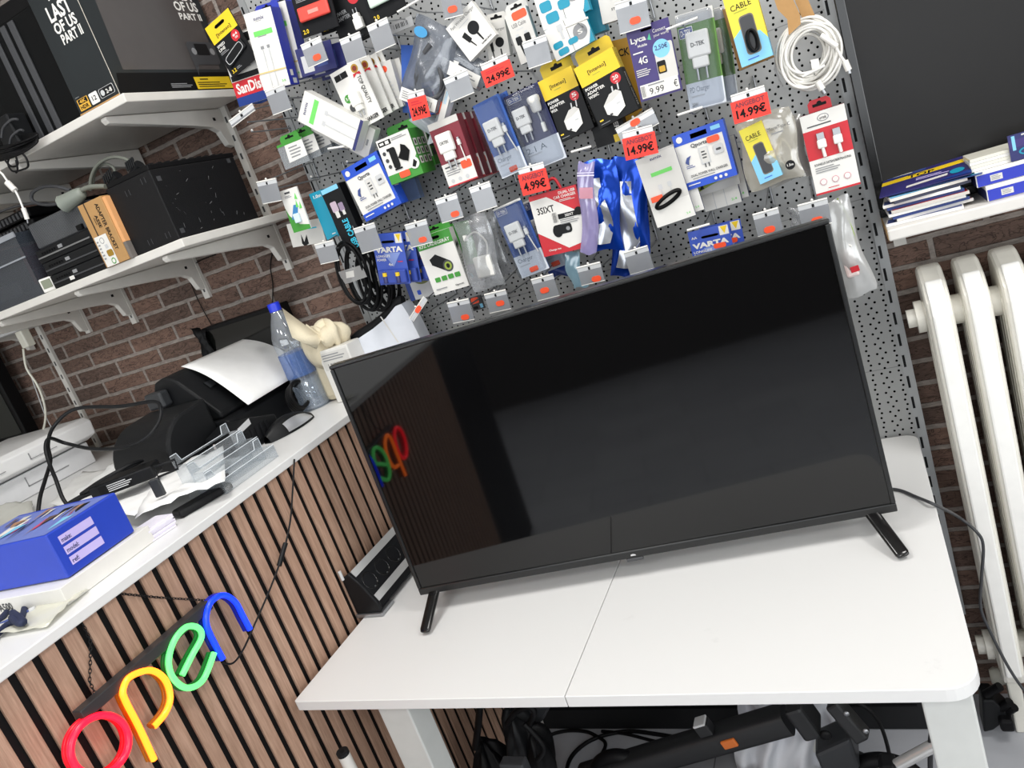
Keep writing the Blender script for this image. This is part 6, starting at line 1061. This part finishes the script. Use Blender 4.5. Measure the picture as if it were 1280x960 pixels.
def orient(c, dx, dz):
    ex = dx.normalized(); ez = dz.normalized(); ey = ez.cross(ex); return Matrix(((ex.x, ey.x, ez.x, c.x), (ex.y, ey.y, ez.y, c.y), (ex.z, ey.z, ez.z, c.z), (0, 0, 0, 1)))
mb = MB(); mb.X = orient(ony(912, 930, YS-.031), d_, -u_ if u_.z < 0 else u_); mb.box(-.018, -.004, -.010, .018, .004, .012, col('#c96a2c', .3), bev=.003); T.part('reflector', mb, 'orange reflector')
mb = MB(); mb.X = orient(ony(879, 910, YS-.02), d_, -u_ if u_.z < 0 else u_); mb.box(-.017, -.01, -.018, .017, .02, .012, SKM, bev=.003); mb.box(-.015, -.012, .0122, .015, .02, .018, LG, bev=.002); T.part('latch', mb, 'latch with clear top')
mb = MB(); mb.X = orient(ony(985, 904, YS-.031), d_, -u_ if u_.z < 0 else u_); face(mb, .036, .008, [('r', 0, 0, 1, 1, LG), ('l', .1, .2, .9, .9, 1, DG)], y=-.001); T.part('marking', mb, 'pale marking')
mb = MB(); c1, c2, c3 = ony(1003, 893, YS), ony(1035, 922, YS), ony(1052, 948, YS)
mb.X = orient(c1, d_, -u_ if u_.z < 0 else u_); mb.box(-.018, -.036, -.042, .022, .036, .042, SKM, bev=.008); mb.X = None; T.part('hinge_collar', mb)
mb = MB(); a_ = ony(1018, 928, YS); b_ = ony(1062, 908, YS); c_ = ony(1075, 945, YS); e_ = ony(1048, 968, YS); f_ = ony(1030, 955, YS)
mb.prism([(q.x, q.z) for q in (a_, b_, c_, e_, f_)], 'y', YS-.035, YS+.04, col('#2a2c2f', .45), bev=.008); T.part('hinge_block', mb)
mb = MB(); a_, b_ = ony(1040, 876, YS-.01), ony(1080, 922, YS-.03); dd = (b_-a_).normalized(); mb.X = orient(a_.lerp(b_, .5), dd, Vector((0, 1, 0)).cross(dd)); Lg = (b_-a_).length; mb.box(-Lg/2, -.02, -.016, Lg/2, .02, .016, SKM, bev=.006); mb.X = None; mb.lathe([(.012, -.004), (.012, .0), (.007, .003), (.0001, .003)], K2, ony(1032, 920, YS-.04), 14, Vector((0, -1, 0))); mb.lathe([(.006, 0), (.005, .003), (.0001, .003)], STEEL, ony(1082, 914, YS-.052), 10, Vector((0, -1, 0))); mb.lathe([(.006, 0), (.005, .003), (.0001, .003)], STEEL, ony(1058, 892, YS-.035), 10, Vector((0, -1, 0))); T.part('folding_lever', mb)
mb = MB(); a_, b_ = ony(1060, 955, YS), ony(1078, 1010, YS); b_.z = .05; mb.tube([a_, a_.lerp(b_, .5), b_], .045, SKM, 16, smooth=False); T.part('down_tube', mb)
mb = MB(); a_ = ony(960, 1010, YS); mb.box(-.75, YS-.06, .035, b_.x+.03, YS+.06, .075, SKM, bev=.01); T.part('deck', mb)
for x in (-.78, b_.x+.06):
    mb = MB(); mb.tube([(x+.075*math.cos(q), YS, .094+.075*math.sin(q)) for q in [2*math.pi*k/24 for k in range(24)]], .0185, K2, 10, closed=True); mb.lathe([(.05, -.012), (.05, .012)], DG, (x, YS, .094), 20, Vector((0, 1, 0))); T.part('wheel', mb)
mb = MB(); mb.tube([ony(u, v, YS-.02) for u, v in ((1055, 870), (1082, 884), (1100, 905), (1112, 945), (1112, 975))], .004, K2, 8); T.part('brake_cable', mb)
mb = MB(); a_, b_ = ony(1100, 968, 1.30), ony(1215, 906, 1.30); CHR = col('#cfcfce', .22, metal=.55); mb.tube([a_, b_], .012, CHR, 16, smooth=False); c_ = b_.lerp(a_, 1.35); mb.tube([a_, Vector((a_.x-.02, a_.y, .002))], .013, CHR, 12, smooth=False); t_ = Thing('chrome_tube', 'shiny chrome tube leaning on the floor behind the right table leg', 'tube', a_); t_.part('tube', mb)
mb = MB(); a2 = ony(1116, 958, 1.30); mb.box(a2.x-.025, 1.28, a2.z-.05, a2.x+.008, 1.325, a2.z+.014, K, bev=.008); t_.part('end_sleeve', mb, 'black end sleeve')
a_ = ony(1245, 885, 1.68); T = Thing('tripod_head', 'black folded stand with rod ends on the floor right of the table', 'stand', a_); mb = MB(); P = [ony(*p_, 1.66) for p_ in ((1226, 868), (1240, 868), (1262, 888), (1240, 905), (1228, 908))]; mb.prism([(q.x, q.z) for q in P], 'y', 1.64, 1.70, K, bev=.004); T.part('body', mb)
for q0, q1 in (((1232, 868), (1250, 858)), ((1250, 886), (1262, 877)), ((1258, 890), (1268, 884))):
    mb = MB(); mb.tube([ony(*q0, 1.65), ony(*q1, 1.64)], .010, K2, 10, smooth=False); T.part('rod_end', mb)
mb = MB(); q = ony(1257, 900, 1.64); mb.box(q.x-.014, 1.62, max(q.z-.018, .001), q.x+.014, 1.66, q.z+.014, K2, bev=.006); T.part('rubber_foot', mb)
# carrier bag
T = Thing('carrier_bag', 'translucent white carrier bag under the table behind the scooter', 'bag', ony(980, 950, 1.52)); mb = MB(); A_, B_, C_, D_ = [ony(*p_, 1.50) for p_ in ((918, 985), (1050, 985), (1040, 872), (925, 872))]; CBG = film('#eceef4', .12, .1, .25); rnd = random.Random(3)
for sgn, y0 in ((-1, 0), (1, .1)):
    mb.grid(lambda u, v: A_.lerp(B_, u).lerp(D_.lerp(C_, u), v)+Vector((.006*math.sin(11*v), y0+sgn*(.05*math.sin(math.pi*u)*(1-.5*v)+.012*math.sin(19*u+3*v)+.008*math.sin(31*u-5*v)), 0)), 30, 12, CBG)
T.part('bag_film', mb)
mb = MB(); q = ony(888+95, 938, 1.42)
mb.box(q.x-.06, 1.49, q.z-.08, q.x+.07, 1.53, q.z+.0, W2, bev=.01); mb.box(q.x-.012, 1.486, q.z-.05, q.x-.004, 1.489, q.z-.01, K2); T.part('contents', mb)
# black bag with straps on the left, loose cables, small white adapter
T = Thing('camera_bag', 'dark rucksack with straps on the floor under the table, left', 'bag', (-1.0, 1.27, 0)); mb = MB(); c = ony(612, 960, 1.25)
blob(mb, Vector((c.x-.005, 1.27, .10)), .065, .075, c.z+.055-.10, K2, 1); T.part('lower_pouch', mb)
mb = MB(); c2 = ony(646, 920, 1.27); blob(mb, Vector((c2.x, 1.29, c2.z-.05)), .04, .06, .10, K, 4, .2); T.part('middle_pouch', mb)
mb = MB(); c3 = ony(670, 930, 1.27); blob(mb, Vector((c3.x-.005, 1.28, c3.z-.03)), .032, .045, .065, K2, 6, .2); T.part('side_pouch', mb)
mb = MB(); mb.tube([ony(u, v, 1.24) for u, v in ((600, 878), (598, 905), (594, 935))], .009, K2, 8); mb.tube([ony(u, v, 1.25) for u, v in ((634, 905), (645, 890), (660, 884), (668, 890), (662, 905))], .007, K2, 8); mb.tube([ony(u, v, 1.23) for u, v in ((655, 905), (668, 918), (680, 935), (672, 950))], .006, K2, 8); T.part('strap', mb)
mb = MB(); P = [ony(*p_, 1.33) for p_ in ((640, 880), (690, 880), (680, 898), (664, 912), (645, 905))]; mb.prism([(q.x, q.z) for q in P], 'y', 1.32, 1.37, col('#242528', .6), bev=.006); T.part('flap', mb)
mb = MB(); q = ony(634, 956, 1.18); mb.box(q.x-.016, 1.17, q.z-.03, q.x+.045, 1.2, q.z+.008, DG, bev=.004); T.part('buckle', mb, 'grey buckle')
q = onz(668, 912, .02); mb = MB(); mb.box(q.x-.02, q.y-.02, .002, q.x+.03, q.y+.02, .05, W, bev=.006); solo('white_adapter', 'white adapter on the floor tiles beside the dark rucksack', 'adapter', mb)
mb = MB(); mb.tube([onz(u, v, .006) for u, v in ((665, 968), (672, 940), (682, 922), (705, 914), (730, 914), (745, 920), (757, 930), (748, 950), (738, 965))], .0052, K2, 8); solo('floor_cable', 'black cable curling on the floor tiles right of the rucksack', 'cable', mb)
mb = MB(); mb.tube([onz(u, v, .006) for u, v in ((706, 975), (712, 950), (728, 932), (752, 920), (786, 914), (822, 918), (850, 923))], .0058, K2, 8); solo('floor_cable', 'black cable arching on the floor behind the scooter stem', 'cable', mb)
mb = MB(); mb.tube([onz(u, v, .006) for u, v in ((752, 914), (780, 917), (812, 925), (840, 932))], .0045, K2, 8); solo('floor_cable', 'short straight black cable lying beside the long black case', 'cable', mb)
P = [ony(1157, 868, 1.30), ony(1159, 884, 1.30), ony(1165, 905, 1.30), ony(1163, 930, 1.30), ony(1163, 965, 1.30), ony(1164, 1030, 1.3)]; P[-1].z = max(P[-1].z, .01)
mb = MB(); mb.tube(P, .0048, col('#222326', .5), 8); solo('hanging_cable', 'black cable hanging from under the table near its right leg', 'cable', mb)
# ================================================================== light
def area(name, loc, rot, sx, sy, watts, c=(1, 1, 1)):
    l = bpy.data.lights.new(name, 'AREA'); l.shape = 'RECTANGLE'; l.size = sx; l.size_y = sy; l.energy = watts; l.color = c
    o = bpy.data.objects.new(name, l); COL.objects.link(o); o.location = loc; o.rotation_euler = rot; return o
for x, y, p in ((-.9, .75, 24), (.9, .75, 30), (-2.6, -1.4, 14), (-.9, -1.4, 24), (.9, -1.4, 26)):
    area('ceiling_panel_light', (x, y, 2.96), (0, 0, 0), .6, .6, p, (1, .98, .95))
area('side_window_daylight', (2.57, -.6, 1.7), (0, math.radians(90), 0), 1.5, 2.4, 60, (.93, .97, 1))
area('shop_window_daylight', (-.8, -3.58, 1.75), (math.radians(90), 0, 0), 5.5, 1.5, 95, (.93, .97, 1))
w = bpy.data.worlds.new('world'); SC.world = w; w.use_nodes = True
w.node_tree.nodes['Background'].inputs[0].default_value = (.9, .95, 1, 1); w.node_tree.nodes['Background'].inputs[1].default_value = .3
SC.view_settings.view_transform = 'Standard'; SC.view_settings.look = 'None'; SC.view_settings.gamma = 1; SC.view_settings.exposure = -0.12
SC.view_settings.use_curve_mapping = False
SC.cycles.use_denoising = True; SC.cycles.max_bounces = 8; SC.cycles.transparent_max_bounces = 16; SC.cycles.caustics_reflective = False; SC.cycles.caustics_refractive = False
bpy.context.view_layer.update()
